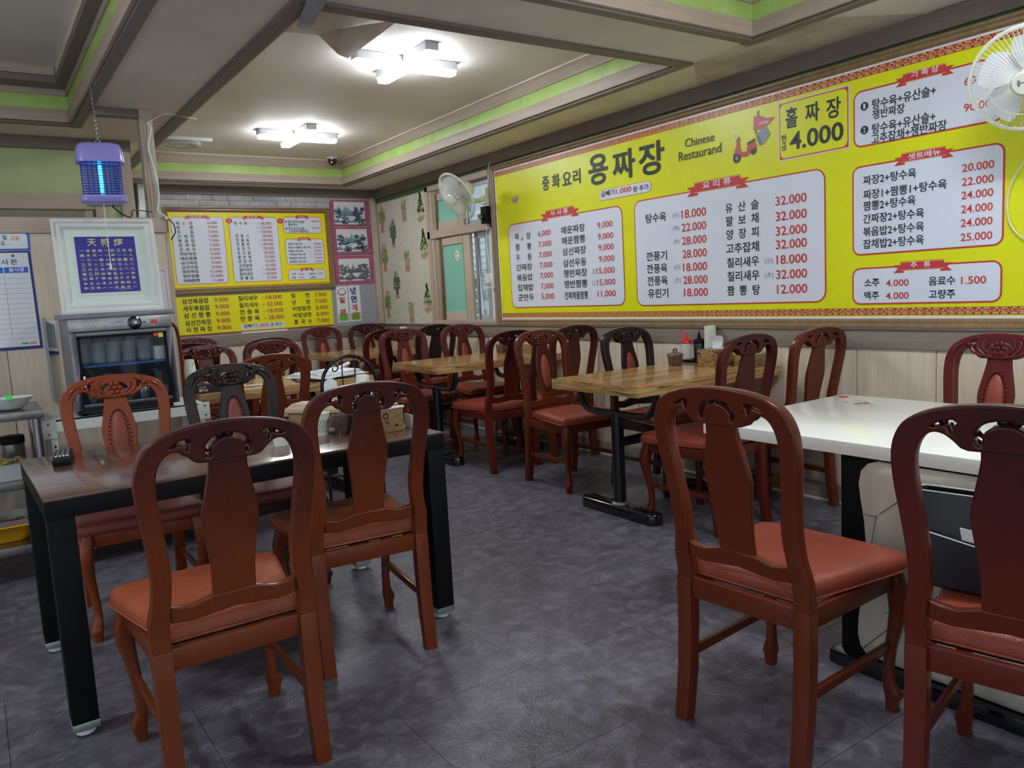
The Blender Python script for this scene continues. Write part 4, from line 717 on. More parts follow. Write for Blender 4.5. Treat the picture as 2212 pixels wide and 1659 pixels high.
def chair_parts(root, wood, hide, front_detail=True):
    def pl(nm, d, m):
        mb = MB(); mb.add(*d); return mb.build(nm, m, root, smooth=38)
    pl('back_frame', BACK, wood); pl('splat', SPLAT, wood); pl('back_rail', RAIL, wood)
    for s in (-1, 1):      # straight rear legs
        mb = MB(); R = []
        for z, dy, hx, hy in ((.423, 0, .0235, .020), (.30, 0, .0235, .020), (.15, -.008, .0225, .020), (0, -.03, .021, .019)):
            c = s*.184; R.append([(c-hx, yb(.4)+dy-hy, z), (c+hx, yb(.4)+dy-hy, z), (c+hx, yb(.4)+dy+hy, z), (c-hx, yb(.4)+dy+hy, z)])
        mb.rings(R).build('leg', wood, root, bevel=.003)
    for s in (-1, 1):      # cabriole front legs
        mb = MB(); R = []
        for z, o, h in ((.425, 0, .024), (.385, .006, .027), (.345, .014, .028), (.30, .014, .024), (.25, .007, .019), (.19, -.001, .0155), (.13, -.006, .0145), (.085, -.005, .016), (.060, .001, .021), (.045, .005, .023), (.03, .003, .019), (0, .001, .016)):
            cx, cy = s*(.196+o), .205+o; n = 12
            R.append([(cx+h*math.copysign(abs(math.cos(2*PI*j/n+.26))**.6, math.cos(2*PI*j/n+.26)), cy+h*math.copysign(abs(math.sin(2*PI*j/n+.26))**.6, math.sin(2*PI*j/n+.26)), z) for j in range(n)])
        mb.rings(R).build('leg', wood, root, smooth=60)
    for s in (-1, 1):
        mb = MB(); a = [(s*.184-.008, yb(.2)+.005, .175), (s*.184+.008, yb(.2)+.005, .175), (s*.184+.008, yb(.2)+.005, .202), (s*.184-.008, yb(.2)+.005, .202)]
        b = [(s*.192-.008, .205, .180), (s*.192+.008, .205, .180), (s*.192+.008, .205, .207), (s*.192-.008, .205, .207)]
        mb.rings([a, b]).build('stretcher', wood, root, bevel=.003)
    mb = MB(); mb.box(-.163, .163, yb(.4)-.011, yb(.4)+.011, .366, .424); ap = mb
    ap.box(-.175, .175, .195, .218, .372, .424)
    for s in (-1, 1): ap.rings([[(s*.176, yb(.4)+.01, .370), (s*.196, yb(.4)+.01, .370), (s*.196, yb(.4)+.01, .424), (s*.176, yb(.4)+.01, .424)], [(s*.194, .205, .372), (s*.214, .205, .372), (s*.214, .205, .424), (s*.194, .205, .424)]])
    ap.build('apron', wood, root, bevel=.003)
    base = [(-.165, -.190), (-.160, -.198), (.160, -.198), (.165, -.190), (.205, 0), (.236, .165), (.238, .205), (.222, .232), (.12, .243), (0, .246), (-.12, .243), (-.222, .232), (-.238, .205), (-.236, .165), (-.205, 0)]
    bs = catmull(base, 3); cy = .03
    R = [[(x*s_, cy+(y-cy)*s_, z) for x, y in bs] for s_, z in ((.97, .4245), (.995, .430), (1.0, .440), (1.0, .452), (.985, .464), (.94, .474), (.85, .480), (.6, .4845), (.25, .486))]
    mb = MB(); mb.rings(R); seat = mb.build('seat', hide, root, smooth=60)
    MB().tube([(x*1.004, cy+(y-cy)*1.004, .4325) for x, y in bs], .0035, 5, closed=True).build('piping', hide, seat, smooth=60)
    if front_detail:
        f = lambda z: yb(z)
        mb = MB(); R = []; n = 20; a0, b0, zc = .036, .118, .715
        for s_, d in ((1, .009), (.96, .0135), (.8, .019), (.5, .0225), (.15, .024)):
            R.append([(a0*s_*math.cos(2*PI*j/n), f(zc+b0*s_*math.sin(2*PI*j/n))+d, zc+b0*s_*math.sin(2*PI*j/n)) for j in range(n)])
        mb.rings(R).build('back_pad', hide, root, smooth=60)
        mb = MB()
        for j in range(42):
            t = 2*PI*j/42; z = zc+(b0+.006)*math.sin(t); mb.ball(((a0+.007)*math.cos(t), f(z)+.010, z), .0042, 6, 4)
        mb.build('nailheads', 'nail_dark', root, smooth=60)
        mb = MB(); yc = lambda z: f(z)+.017
        mb.ball((0, yc(.935)+.004, .935), .011, 8, 5, (1, .8, 1))
        for j in range(6):
            t = 2*PI*j/6; z = .935+.021*math.sin(t); mb.ball((.021*math.cos(t), yc(z)+.001, z), .012, 7, 5, (1, .6, 1))
        for s in (-1, 1):
            mb.ball((s*.118, yc(.947)+.001, .947), .010, 7, 5, (1, .6, 1)); mb.ball((s*.118, yc(.947)+.006, .947), .0045, 6, 4)
            for pts in ([(.04, .915), (.06, .935), (.058, .962), (.045, .972)], [(.05, .908), (.075, .925), (.085, .95), (.078, .968)], [(.06, .902), (.09, .915), (.105, .932), (.10, .945)], [(.125, .955), (.15, .948), (.172, .928), (.182, .90)], [(.02, .905), (.035, .900), (.055, .905), (.065, .915)], [(.105, .96), (.09, .972), (.07, .975)]):
                pp = catmull([(s*x, z) for x, z in pts], 3, closed=False); m_ = len(pp)
                mb.tube([(x, yc(z), z) for x, z in pp], [.0065*(.45+math.sin(PI*i/(m_-1))*.75) for i in range(m_)], 6)
        mb.build('carving', wood, root, smooth=60)
protos = {}
def chair(x, y, deg, wood, hide, label, group, front=True):
    """x, y: midpoint between the rear feet; deg: direction the sitter faces (0 = +Y)"""
    rz = math.radians(deg); key = (wood, hide, front)
    c = Vector((x, y, 0))+Matrix.Rotation(rz, 3, 'Z') @ Vector((0, .225, 0))
    if key not in protos:
        t = thing('dining_chair', label, 'chair', c, rz, group); t.scale = (1, 1, .988); chair_parts(t, wood, hide, front); protos[key] = t; return t
    return dup(protos[key], c, rz, label, group)
G1 = 'chairs around the dark table'; G2 = 'chairs at the white table'; G3 = 'chairs at the butcher-block table with the sauce bottles'; G4 = 'chairs at the middle wall table'; G5 = 'chairs at the far wall table'; G6 = 'chairs by the newspaper table'
chair(.486, 2.029, 0, 'lacquer_brown', 'leather_orange', 'red-brown chair with orange leather seat, its back nearest the camera beside the dark table', G1)
chair(1.053, 2.46, -5, 'lacquer_brown', 'leather_orange', 'red-brown chair tucked under the dark table in front of the drawer box', G1)
chair(1.615, 1.35, -86, 'lacquer_brown2', 'leather_red', 'mahogany chair with a grained red seat facing the white table, scratched back frame', G2)
chair(1.70, .72, -79, 'lacquer_wine', 'leather_red', 'dark wine-red chair with the black bag on its seat, cut off by the picture edge', G2)
chair(.495, 3.75, 178, 'lacquer_orange', 'leather_pink', 'orange-brown chair with studded oval pad in front of the cup steriliser', G1)
chair(.988, 3.735, 181, 'lacquer_black', 'leather_pink', 'glossy near-black chair with studded oval pad on the far side of the dark table', G1)
chair(1.33, 4.33, 6, 'lacquer_walnut', 'leather_pink', 'plain-backed walnut-brown chair pulled up to the newspaper table', G6)
chair(1.382, 5.86, 180, 'lacquer_plum', 'leather_orange', 'plum chair beyond the newspaper table, behind the tissue box', G6)
chair(1.868, 5.86, 180, 'lacquer_plum', 'leather_orange', 'plum chair beyond the newspaper table, just right of the walnut chair back', G6)
chair(1.40, 6.55, 0, 'lacquer_wine', 'leather_orange', 'dark chair hidden behind the plum chair with the paper cups before it', G6)
chair(1.985, 6.42, 0, 'lacquer_wine', 'leather_orange', 'dark wine chair half hidden right behind a plum chair under the yellow menu sheet', G6)
chair(1.69, 7.55, 180, 'lacquer_plum', 'leather_orange', 'chair with carved crest against the back wall under the lower-left menu corner', G6)
chair(3.02, 7.86, 178, 'lacquer_plum', 'leather_orange', 'plum chair against the back wall below the right end of the yellow menu sheet', G5)
chair(3.535, 7.86, 177, 'lacquer_wine', 'leather_orange', 'dark chair against the back wall under the noodle posters', G5)
chair(2.934, 6.264, 3, 'lacquer_wine', 'leather_orange', 'dark plain-backed chair at the aisle end of the far wall table', G5)
chair(3.518, 6.442, 4, 'lacquer_black', 'leather_orange', 'near-black plain-backed chair at the wall end of the far wall table', G5)
chair(2.987, 5.93, 176, 'lacquer_plum', 'leather_red', 'glossy plum chair with studded pad at the aisle end of the middle wall table', G4)
chair(3.56, 5.91, 178, 'lacquer_plum', 'leather_red', 'plum chair with studded pad at the wall end of the middle wall table', G4)
chair(3.066, 4.53, -2, 'lacquer_wine', 'leather_red', 'dark wine plain-backed chair with an orange seat facing the middle wall table', G4)
chair(3.56, 4.48, 0, 'lacquer_brown', 'leather_red', 'brown plain-backed chair by the wall facing the middle wall table', G4)
chair(3.121, 4.16, 179, 'lacquer_brown2', 'leather_red', 'mahogany chair with studded pad standing clear in the aisle, its red seat in full view', G3)
chair(3.445, 3.68, 181, 'lacquer_black', 'leather_red', 'dark chair with studded pad tucked behind the butcher-block table, by its clay pot', G3)
chair(3.09, 2.567, 2, 'lacquer_wine', 'leather_red', 'plain-backed chair tucked under the near side of the butcher-block table', G3)
chair(3.566, 2.505, -1, 'lacquer_brown2', 'leather_red', 'plain-backed brown chair by the wall panels between butcher-block and white tables', G3)
chair(3.23, 1.465, 84, 'lacquer_plum', 'leather_red', 'plum chair with studded pad against the wall beyond the white table', G2)
# black wrought-iron café chair
mc_ = thing('iron_chair', 'black wrought-iron café chair with a round scrolled back by the newspaper table', 'chair', (1.765, 4.44, 0), 0, G6)
arc = [(-.165, -.19, 0), (-.165, -.185, .45), (-.165, -.19, .72)]+[(.165*math.cos(t), -.19, .765+.165*math.sin(t)) for t in [PI-PI*i/14 for i in range(15)]]+[(.165, -.19, .72), (.165, -.185, .45), (.165, -.19, 0)]
MB().tube(arc, .0105, 8).build('back_frame', 'black_metal', mc_)
sc = MB()
for s in (-1, 1):
    sc.tube(catmull([(s*.035, -.19, .92), (s*.04, -.19, .80), (s*.03, -.19, .66), (s*.035, -.19, .46)], 4, False), .004, 5)
    sc.tube([(s*(.085+(.035-.0025*i)*math.cos(i*.62)), -.19, .865+(.035-.0025*i)*math.sin(i*.62)) for i in range(12)], .004, 5)
sc.tube([(-.165, -.19, .70), (0, -.19, .76)], .004, 5)
sc.build('scrolls', 'black_metal', mc_)
MB().lathe([(.001, .448), (.19, .448), (.20, .458), (.195, .47), (.15, .484), (.001, .488)], 24).build('seat', 'black_matte', mc_)
for s in (-1, 1): MB().tube([(s*.13, .13, .45), (s*.16, .17, 0)], .010, 7).build('leg', 'black_metal', mc_)

# ---------------------------------------------------------------- tables
def wood_table(x0, x1, y0, y1, label, first=None):
    if first: return dup(first, ((x0+x1)/2, (y0+y1)/2, 0), 0, label, 'butcher-block tables')
    t = thing('dining_table', label, 'table', ((x0+x1)/2, (y0+y1)/2, 0), 0, 'butcher-block tables')
    hx, hy = (x1-x0)/2, (y1-y0)/2
    top = bx('tabletop', 'butcher_block', -hx, hx, -hy, hy, .742, .745, t)
    e = bx('table_edge', 'block_edge', -hx, hx, -hy, hy, .69, .742, t, bevel=.0015)
    for px_, hw in ((-hx+.17, .30), (hx-.22, .30)):
        MB().lathe([(.034, .055), (.034, .56)], 18, (px_, 0, 0)).build('column', 'black_metal', t)
        u = MB(); path = catmull([(px_, -hw, .69), (px_, -hw+.005, .635), (px_, -hw+.05, .575), (px_, -hw+.12, .558), (px_, 0, .555), (px_, hw-.12, .558), (px_, hw-.05, .575), (px_, hw-.005, .635), (px_, hw, .69)], 4, False)
        u.tube(path, .020, 8).build('bracket', 'black_metal', t)
        f = MB(); R = []
        for s_, z in ((.96, 0), (1, .012), (1, .035), (.94, .052), (.80, .060)):
            P = []
            for cy_, a0 in ((hw-.05, 0), (-hw+.05, PI)):
                for i in range(9): a = a0+PI*i/8; P.append((px_+.052*s_*math.cos(a), cy_+.052*s_*math.sin(a)+(0), z))
            R.append(P)
        f.rings(R).build('foot', 'black_gloss', t, smooth=50)
        MB().lathe([(.045, .055), (.048, .062), (.04, .072), (.034, .074)], 18, (px_, 0, 0)).build('collar', 'steel_dark', t)
    bx('stretcher', 'black_metal', -hx+.17, hx-.22, -.012, .012, .375, .425, t, bevel=.003)
    return t
wt = wood_table(2.665, 3.782, 2.835, 3.525, 'striped butcher-block table by the wall holding red sauce bottle and paper cups')
wood_table(2.70, 3.817-.035, 4.86, 5.56, 'butcher-block table by the wall with the lidded clay pot, under the menu and fan', wt)
wood_table(2.75, 3.782, 6.80, 7.50, 'farthest butcher-block table, in the corner by the back wall', wt)
wood_table(1.07, 2.16, 4.745, 5.47, 'butcher-block table with newspapers behind the partition end', wt)
# dark table in front
dt = thing('dark_table', 'dark brown glossy table with thick black legs and a remote control on it', 'table', (.775, 3.0, 0), math.radians(1.3))
bx('tabletop', 'brown_laminate', -.662, .662, -.408, .408, .722, .73, dt, bevel=.0015); bx('table_edge', 'black_matte', -.662, .662, -.408, .408, .668, .722, dt, bevel=.0015)
for sx in (-1, 1):
    for sy in (-1, 1):
        lx, ly = sx*.624, sy*.370; lg = bx('leg', 'black_matte', lx-.036, lx+.036, ly-.036, ly+.036, .045, .668, dt, bevel=.002)
        bx('metal_cap', 'dull_chrome', lx-.0368, lx+.0368, ly-.0368, ly+.0368, .022, .045, lg, bevel=.002); MB().lathe([(.02, 0), (.028, .004), (.028, .015), (.012, .024)], 14, (lx, ly, 0)).build('glide', 'white_plastic', lg)
# white table with tufted pedestal
wh = thing('white_table', 'white glossy table on a tufted cream pedestal with black plinth', 'table', (2.62, 1.12, 0))
bx('tabletop', 'white_top', -.43, .44, -.88, .865, .688, .73, wh, bevel=.003)
bx('pedestal', 'black_matte', -.40, .38, -.72, .325, .03, .687, wh); bx('plinth', 'black_gloss', -.44, .42, -.76, .345, 0, .045, wh, bevel=.006)
def hour(z): return -.075*math.sin(PI*min(1, max(0, (z-.05)/.6)))**2*0+(.0 if z > .62 else 0)
R = []
pz = [(.05, .03), (.075, .008), (.11, .0), (.16, .002), (.22, .010), (.30, .020), (.40, .028), (.48, .022), (.55, .010), (.60, .004), (.64, .012), (.665, .035), (.678, .07)]
ped = MB(); ny, nz = 40, 13
vs = []; fs = []
for i, (z, ins) in enumerate(pz):
    for j in range(ny+1):
        ya, ybb = -.68+ins, .268-ins; y = ya+(ybb-ya)*j/ny
        d = .028*min(1, min(j, ny-j)/3)*(1 if 0 < i < len(pz)-1 else .2)
        # tufting: diamond seams pull the padding in
        u = (y+.195)/.30; v = (z-.22)/.29; q = min(abs(((u+v) % 1)-.5), abs(((u-v) % 1)-.5)); tu = 1-max(0, 1-(.5-abs(q))*9)*.0
        s1 = abs(((u+v+.5) % 1)-.5); s2 = abs(((u-v+.5) % 1)-.5); d *= 1-.35*max(0, 1-min(s1, s2)*9)
        vs.append((-.402-d, y, z)); 
for i in range(len(pz)-1):
    for j in range(ny): a = i*(ny+1)+j; fs.append((a, a+1, a+ny+2, a+ny+1))
ped.add(vs, fs); ped.build('tufted_pad', 'cream_leather', wh, smooth=70)
sm = MB()
for by, bz in ((.192, .512), (.105, .221), (-.105, .512), (-.195, .221)):
    for dy, dz in ((.15, -.29), (-.15, .14), (.08, .0)):
        e = (max(-.64, min(.235, by+dy)), max(.08, min(.64, bz+dz))); sm.tube([(-.4285, by, bz), (-.4315, (by+e[0])/2, (bz+e[1])/2), (-.427, e[0], e[1])], .0010, 4)
sm.build('seams', 'nail_dark', wh)
for by, bz in ((.105, .221), (-.195, .221), (-.105, .512)):
    bt = MB(); bt.ball((-.434, by, bz), .010, 10, 6, (.6, 1, 1)); 
    for j in range(10): t = 2*PI*j/10; bt.ball((-.432, by+.014*math.cos(t), bz+.014*math.sin(t)), .0035, 6, 4)
    bt.build('crystal_button', 'chrome', wh)
ln = MB(); 
for i in range(9):
    t = PI*2*i/9; ln.tube([(.255, .66, .7308), (.255+.03*math.cos(t), .66+.03*math.sin(t), .7308)], .0012, 4)
    ln.tube([(.255+(.05+.04*math.sin(t*2))*math.cos(t+u*.2), .66+(.07)*math.sin(t+u*.2), .7306) for u in range(3)], .0007, 4)
ln.build('printed_flower', 'drawer_wood', wh)
def sticker(x, y, z, lab):
    mb = MB(); mb.lathe([(.001, z), (.021, z), (.021, z+.0008), (.001, z+.0008)], 20, (x, y, 0)); o = mb.build('table_sticker', 'red_plastic', None); tag(o, lab, 'sticker'); return o
sticker(2.993, 1.935, .7302, 'round red sticker at the far corner of the white table'); sticker(2.745, 2.865, .7452, 'round red sticker on the near corner of the butcher-block table'); sk = sticker(1.385, 2.662, .7302, 'round red sticker with a white numeral 2 on the dark table corner')
lettering([('2', -.006, .006, 0, .018, 'w')], lambda a, b, l: (1.385+b*.8+a*.6, 2.662+b*.6-a*.8, .7312), sk)
# ---------------------------------------------------------------- lights, ceiling pieces
def fixture(x, y, label, mat, arm=.335, z=CEI):
    t = thing('ceiling_light', label, 'ceiling light', (x, y, z), 0, 'cross-shaped ceiling lights'); 
    def cross(w, l, z0, z1, ch):
        P = []
        for k_ in range(4):
            a = PI/2*k_; c, s = math.cos(a), math.sin(a)
            for u, v in ((w, w), (l-ch, w), (l, w-ch), (l, -w+ch), (l-ch, -w)): P.append((u*c-v*s, u*s+v*c))
        # order points round the cross
        P = []
        for k_ in range(4):
            a = PI/2*k_; c, s = math.cos(a), math.sin(a)
            for u, v in ((l-ch, -w), (l, -w+ch), (l, w-ch), (l-ch, w), (w, w)): P.append((u*c-v*s, u*s+v*c))
        return MB().prism(P, z0, z1, 'z')
    cross(.042, arm, -.046, -.001, .012).build('housing', 'lamp_housing', t); cross(.038, arm-.004, -.072, -.046, .016).build('diffuser', mat, t, bevel=.006)
fixture(2.31, 4.33, 'lit cross-shaped ceiling light nearer the camera, beside the peeling paper', 'fixture_light')
fixture(2.43, 6.53, 'lit cross-shaped ceiling light farther away, near the exhaust vent', 'fixture_light')
fixture(2.3, 1.0, 'assumed cross-shaped ceiling light, added out of view above the camera', 'added_fixture_light')  # assumed lamp, added to brighten the near tables and the big board
fixture(-1.0, 2.7, 'added cross-shaped fill light in the left tray, outside the view', 'added_fixture_light', z=2.69)  # unseen lamp put here to brighten the partition side
pk = MB(); a = [(1.245, 3.85, 2.645), (1.40, 4.20, 2.645), (1.52, 4.15, 2.640), (1.69, 4.12, 2.640), (1.86, 4.27, 2.60), (1.93, 4.30, 2.595), (1.98, 3.75, 2.645), (2.1, 3.40, 2.645), (1.6, 3.2, 2.645), (1.245, 3.2, 2.645)]
import itertools
c0 = (1.75, 3.95, 2.632); vs = [c0]+a+[(x, y, z+.002) for x, y, z in [c0]+a]; n = len(a); fs = []
for i in range(n): fs.append((0, 1+i, 1+(i+1) % n)); fs.append((n+1, n+2+(i+1) % n, n+2+i)); fs.append((1+i, n+2+i, n+2+(i+1) % n, 1+(i+1) % n))
pk.add(vs, fs); tag(pk.build('peeling_paper', 'grey_wallpaper', None, smooth=0), 'torn ceiling paper drooping in the tray corner beside the nearer cross light', 'paper')
cn = MB(); cn.box(1.05, 1.13, 2.75, 3.28, SOF-.035, SOF-.016); cn.box(1.285, 1.325, 2.7, 3.62, 2.385, 2.395)
cd = MB(); cd.rings([[(1.19, 2.95, 2.38), (1.26, 2.95, 2.38), (1.26, 2.95, 2.395), (1.19, 2.95, 2.395)], [(1.265, 3.30, 2.38), (1.325, 3.30, 2.38), (1.325, 3.30, 2.395), (1.265, 3.30, 2.395)]])
tag(cd.build('cable_duct', 'label_bluegrey', None, bevel=.003), 'short grey cable duct across the corner of the ceiling tray', 'duct')
cv = thing('security_camera', 'small dark dome security camera on the ceiling in the tray corner', 'camera', (3.145, 7.56, CEI))
MB().lathe([(.001, -.001), (.055, -.001), (.057, -.012), (.05, -.022), (.001, -.022)], 22).build('mount', 'lamp_housing', cv); MB().lathe([(.046, -.022), (.044, -.045), (.034, -.068), (.018, -.080), (.001, -.083)], 22).build('dome', 'black_gloss', cv); MB().ball((-.02, -.03, -.055), .014, 8, 6).build('lens', 'chrome', cv)
vt = thing('exhaust_vent', 'round slatted exhaust vent on the ceiling behind the post', 'vent', (1.66, 7.26, CEI))
MB().lathe([(.13, -.001), (.165, -.001), (.168, -.02), (.15, -.03), (.13, -.022)], 28).build('rim', 'lamp_housing', vt)
MB().lathe([(.001, -.03), (.055, -.03), (.052, -.022), (.001, -.022)], 20).build('hub', 'fan_white', vt)
MB().lathe([(.001, -.004), (.15, -.004), (.15, -.006), (.001, -.006)], 24).build('cavity', 'black_matte', vt)
g = MB()
for i in range(4): g.lathe([(.066+.02*i, -.020), (.074+.02*i, -.020), (.074+.02*i, -.026), (.066+.02*i, -.026)], 28, cap0=False, cap1=False)
for i in range(8): a = PI*i/4; g.tube([(.05*math.cos(a), .05*math.sin(a), -.024), (.15*math.cos(a), .15*math.sin(a), -.024)], .004, 5)
g.build('grille', 'fan_white', vt)
tag(bx('curtain_rail', 'white_metal', 1.47, 1.86, 6.98, 7.0, CEI-.03, CEI-.001, bevel=.004), 'short white rail on the ceiling in front of the exhaust vent', 'rail')
# ---------------------------------------------------------------- insect lamp on its chain
z0 = 1.805; zx, zy = .655, 4.61
zp = thing('insect_lamp', 'lilac insect lamp with glowing blue tube hanging on a chain', 'insect lamp', (zx, zy, z0), math.radians(-8)); zp.scale = (.88, .88, .88)
def rr3(hx, hy, z, r=.03, n=4): return [(x, y, z) for x, y in rrect(-hx, hx, -hy, hy, r, n)]
mb = MB(); mb.rings([rr3(.085, .055, .345, .03), rr3(.11, .075, .335, .04), rr3(.123, .085, .30, .04), rr3(.126, .088, .235, .04), rr3(.118, .08, .232, .04)]); mb.build('cap', 'zap_lilac', zp, smooth=50)
mb = MB(); mb.rings([rr3(.10, .07, 0, .04), rr3(.12, .085, .012, .04), rr3(.125, .088, .045, .04), rr3(.115, .08, .047, .04)]); mb.build('tray', 'zap_lilac', zp, smooth=50)
MB().rings([rr3(.095, .065, -.006, .03), rr3(.098, .068, .002, .03)]).build('tray_insert', 'label_bluegrey', zp)
g = MB()
for i in range(13): g.tube([(x, y, .055+i*.0145) for x, y, _ in rr3(.104, .072, 0, .03, 3)], .0022, 4, closed=True)
for s in (-1, 1):
    for x in (-.07, -.045, -.02, .02, .045, .07): g.tube([(x, s*.072, .045), (x, s*.072, .236)], .0018, 4)
    for y in (-.045, 0, .045): g.tube([(s*.104, y, .045), (s*.104, y, .236)], .0025, 4)
g.build('guard', 'zap_blue', zp)
g = MB()
for i in range(9): a = -.05+.0125*i; g.tube([(a, .03, .05), (a, .03, .232)], .0012, 4); g.tube([(a, -.03, .05), (a, -.03, .232)], .0012, 4)
g.build('electric_grid', 'steel', zp)
MB().lathe([(.009, .06), (.010, .065), (.010, .218), (.009, .224)], 12, (-.005, 0, 0)).build('uv_tube', 'uv_tube', zp); MB().lathe([(.013, .045), (.013, .062)], 12, (-.005, 0, 0)).build('tube_socket', 'white_plastic', zp)
MB().tube([(.012*math.cos(t), 0, .357+.014*math.sin(t)) for t in [2*PI*i/12 for i in range(12)]], .003, 6, closed=True).build('hanging_ring', 'chrome', zp)
cb = MB(); p0 = Vector((zx, zy, z0+.325)); p1 = Vector((.652, 4.64, 2.415)); n = 26
for i in range(n):
    c = p0.lerp(p1, (i+.5)/n); d = (p1-p0)/n*.62
    ax = Vector((1, 0, 0)) if i % 2 else Vector((0, 1, 0))
    cb.tube([tuple(c+d*math.cos(t)*.9+ax*.005*math.sin(t)) for t in [2*PI*j/8 for j in range(8)]], .0014, 4, closed=True)
cb.build('hanging_chain', 'chrome', None); tag(bpy.data.objects['hanging_chain'], 'thin metal chain from the ceiling trim to the insect lamp', 'chain')
tag(MB().tube([(.68, 4.64, 2.442), (.652, 4.64, 2.44), (.65, 4.64, 2.42)], .003, 6).build('ceiling_hook', 'nail_dark', None), 'small dark hook screwed in the ceiling trim holding the chain', 'hook')
tag(MB().tube(catmull([(zx+.03, zy, z0), (zx+.045, zy, 1.785), (zx+.075, zy, 1.758), (zx+.11, zy+.01, 1.742), (zx+.13, zy+.05, 1.752), (zx+.17, zy+.2, 1.80), (.96, 5.06, 1.82)], 4, False), .0035, 6).build('power_cord', 'black_matte', None), 'black power cord sagging below the insect lamp', 'cord')
tag(MB().tube(catmull([(.993, 5.09, 2.335), (1.01, 5.085, 2.30), (.985, 5.085, 2.2), (1.0, 5.085, 2.1), (1.015, 5.085, 1.98), (1.012, 5.085, 1.9), (1.0, 5.085, 1.83), (1.03, 5.07, 1.80), (1.045, 5.07, 1.78)], 4, False), .006, 6).build('white_cable', 'white_plastic', None), 'white cable running down the wooden post', 'cable')
tag(MB().tube(catmull([(1.045, 5.07, 1.785), (1.075, 5.06, 1.75), (1.08, 5.06, 1.70), (1.055, 5.07, 1.66)], 4, False), .0035, 6).build('cord_loop', 'black_matte', None), 'short black cord loop beside the framed menu, below the post', 'cord')
tag(MB().tube(catmull([(1.0, 5.09, 2.335), (1.10, 5.12, 2.397), (1.25, 5.15, 2.394), (1.30, 5.2, 2.40)], 4, False), .0035, 6).build('ceiling_cable', 'white_plastic', None), 'white cable end running along the ceiling from the post top', 'cable')
jp = MB(); P = [(1.448, 8.0, 2.40), (1.446, 8.0, 2.30), (1.440, 8.0, 2.20), (1.430, 8.0, 2.10), (1.405, 8.0, 2.04), (1.36, 8.0, 2.01), (1.31, 8.0, 2.00)]
P = catmull(P, 4, False); R = []
for i, p in enumerate(P):
    d = Vector(P[min(i+1, len(P)-1)])-Vector(P[max(i-1, 0)]); nn = Vector((d.z, 0, -d.x)).normalized()*.028
    R.append([tuple(Vector(p)+nn+Vector((0, -.03, 0))), tuple(Vector(p)-nn+Vector((0, -.03, 0))), tuple(Vector(p)-nn+Vector((0, .05, 0))), tuple(Vector(p)+nn+Vector((0, .05, 0)))])
tag(jp.rings(R).build('pipe_cover', 'white_plastic', None, bevel=0), 'white J-shaped pipe cover on the far wall behind the post', 'pipe cover')
# ---------------------------------------------------------------- wall fans
def fan(name_label, c, nrm, mount, rad=.205, logo=None):
    t = thing('wall_fan', name_label, 'fan', c); n = Vector(nrm).normalized(); up = Vector((0, 0, 1)); xx = up.cross(n).normalized(); yy = n.cross(xx)
    m = Matrix((xx, yy, n)).transposed().to_4x4(); xf = m
    g = MB(); N = 72
    for s, dp in ((1, .062), (-1, -.055)):
        for i in range(N):
            a = 2*PI*i/N; tw = .22 if s == 1 else 0; P = []
            for q in range(6):
                r = .05+(rad-.05)*q/5; z = dp*math.cos((q/5)**1.6*PI/2); P.append((r*math.cos(a+tw*q/5), r*math.sin(a+tw*q/5), z))
            g.tube(P, .0011, 3, xf=xf)
        for r, z in ((rad*.97, dp*.12), (rad*.62, dp*.80)): g.tube([(r*math.cos(2*PI*i/36), r*math.sin(2*PI*i/36), z) for i in range(36)], .0018, 4, closed=True, xf=xf)
        if s == 1: g.build('front_grille', 'fan_white', t, smooth=0); g = MB()
    g.build('rear_grille', 'fan_white', t, smooth=0)
    MB().tube([(rad*math.cos(2*PI*i/40), rad*math.sin(2*PI*i/40), 0) for i in range(40)], .0065, 8, closed=True, xf=xf).build('rim', 'fan_white', t)
    MB().lathe([(.001, .070), (.040, .069), (.048, .062), (.050, .054), (.001, .052)], 24, xf=xf).build('badge', 'fan_white', t)
    for k_ in range(5):
        vs = []; fs = []; na, nr = 6, 7
        for i in range(nr):
            r = .03+(rad*.84-.03)*i/(nr-1); wd = .32+.30*math.sin(PI*min(1, (i+1)/nr))
            for j in range(na+1):
                a = 2*PI*k_/5+wd*(j/na*2-1)+.25*i/nr; vs.append((r*math.cos(a), r*math.sin(a), .020*(j/na*2-1)))
        o_ = len(vs); vs += [(x, y, z-.002) for x, y, z in vs]
        for i in range(nr-1):
            for j in range(na): a = i*(na+1)+j; fs.append((a, a+1, a+na+2, a+na+1)); fs.append((o_+a, o_+a+na+1, o_+a+na+2, o_+a+1))
        MB().add(vs, fs, xf).build('blade', 'fan_blade', t, smooth=70)
    MB().lathe([(.03, .03), (.032, -.02)], 16, xf=xf).build('hub', 'fan_white', t)
    MB().lathe([(.001, -.17), (.045, -.165), (.062, -.14), (.066, -.09), (.060, -.05), (.001, -.045)], 22, xf=xf).build('motor_housing', 'fan_white', t, smooth=50)
    mt = Vector(mount)-Vector(c); b0 = -n*.12
    MB().tube([tuple(b0+Vector((0, 0, -.04))), tuple(b0+Vector((0, 0, -.10))), tuple(Vector((mt.x*.7+b0.x*.3, mt.y*.8, (mt.z+b0.z)*.5-.06))), tuple(mt)], [.022, .022, .02, .022], 10).build('arm', 'fan_white', t)
    return t, m
XM = XB-.045
f1, _m = fan('white wall fan tilted down beside the window, its grille turned to the aisle', (3.44, 5.72, 2.045), (-.86, -.02, -.50), (XW-.05, 5.79, 2.06))
bx('wall_plate', 'fan_white', XW-.075-3.44, XW-.031-3.44, 5.765-5.72, 5.835-5.72, 1.99-2.045, 2.13-2.045, f1, bevel=.008)
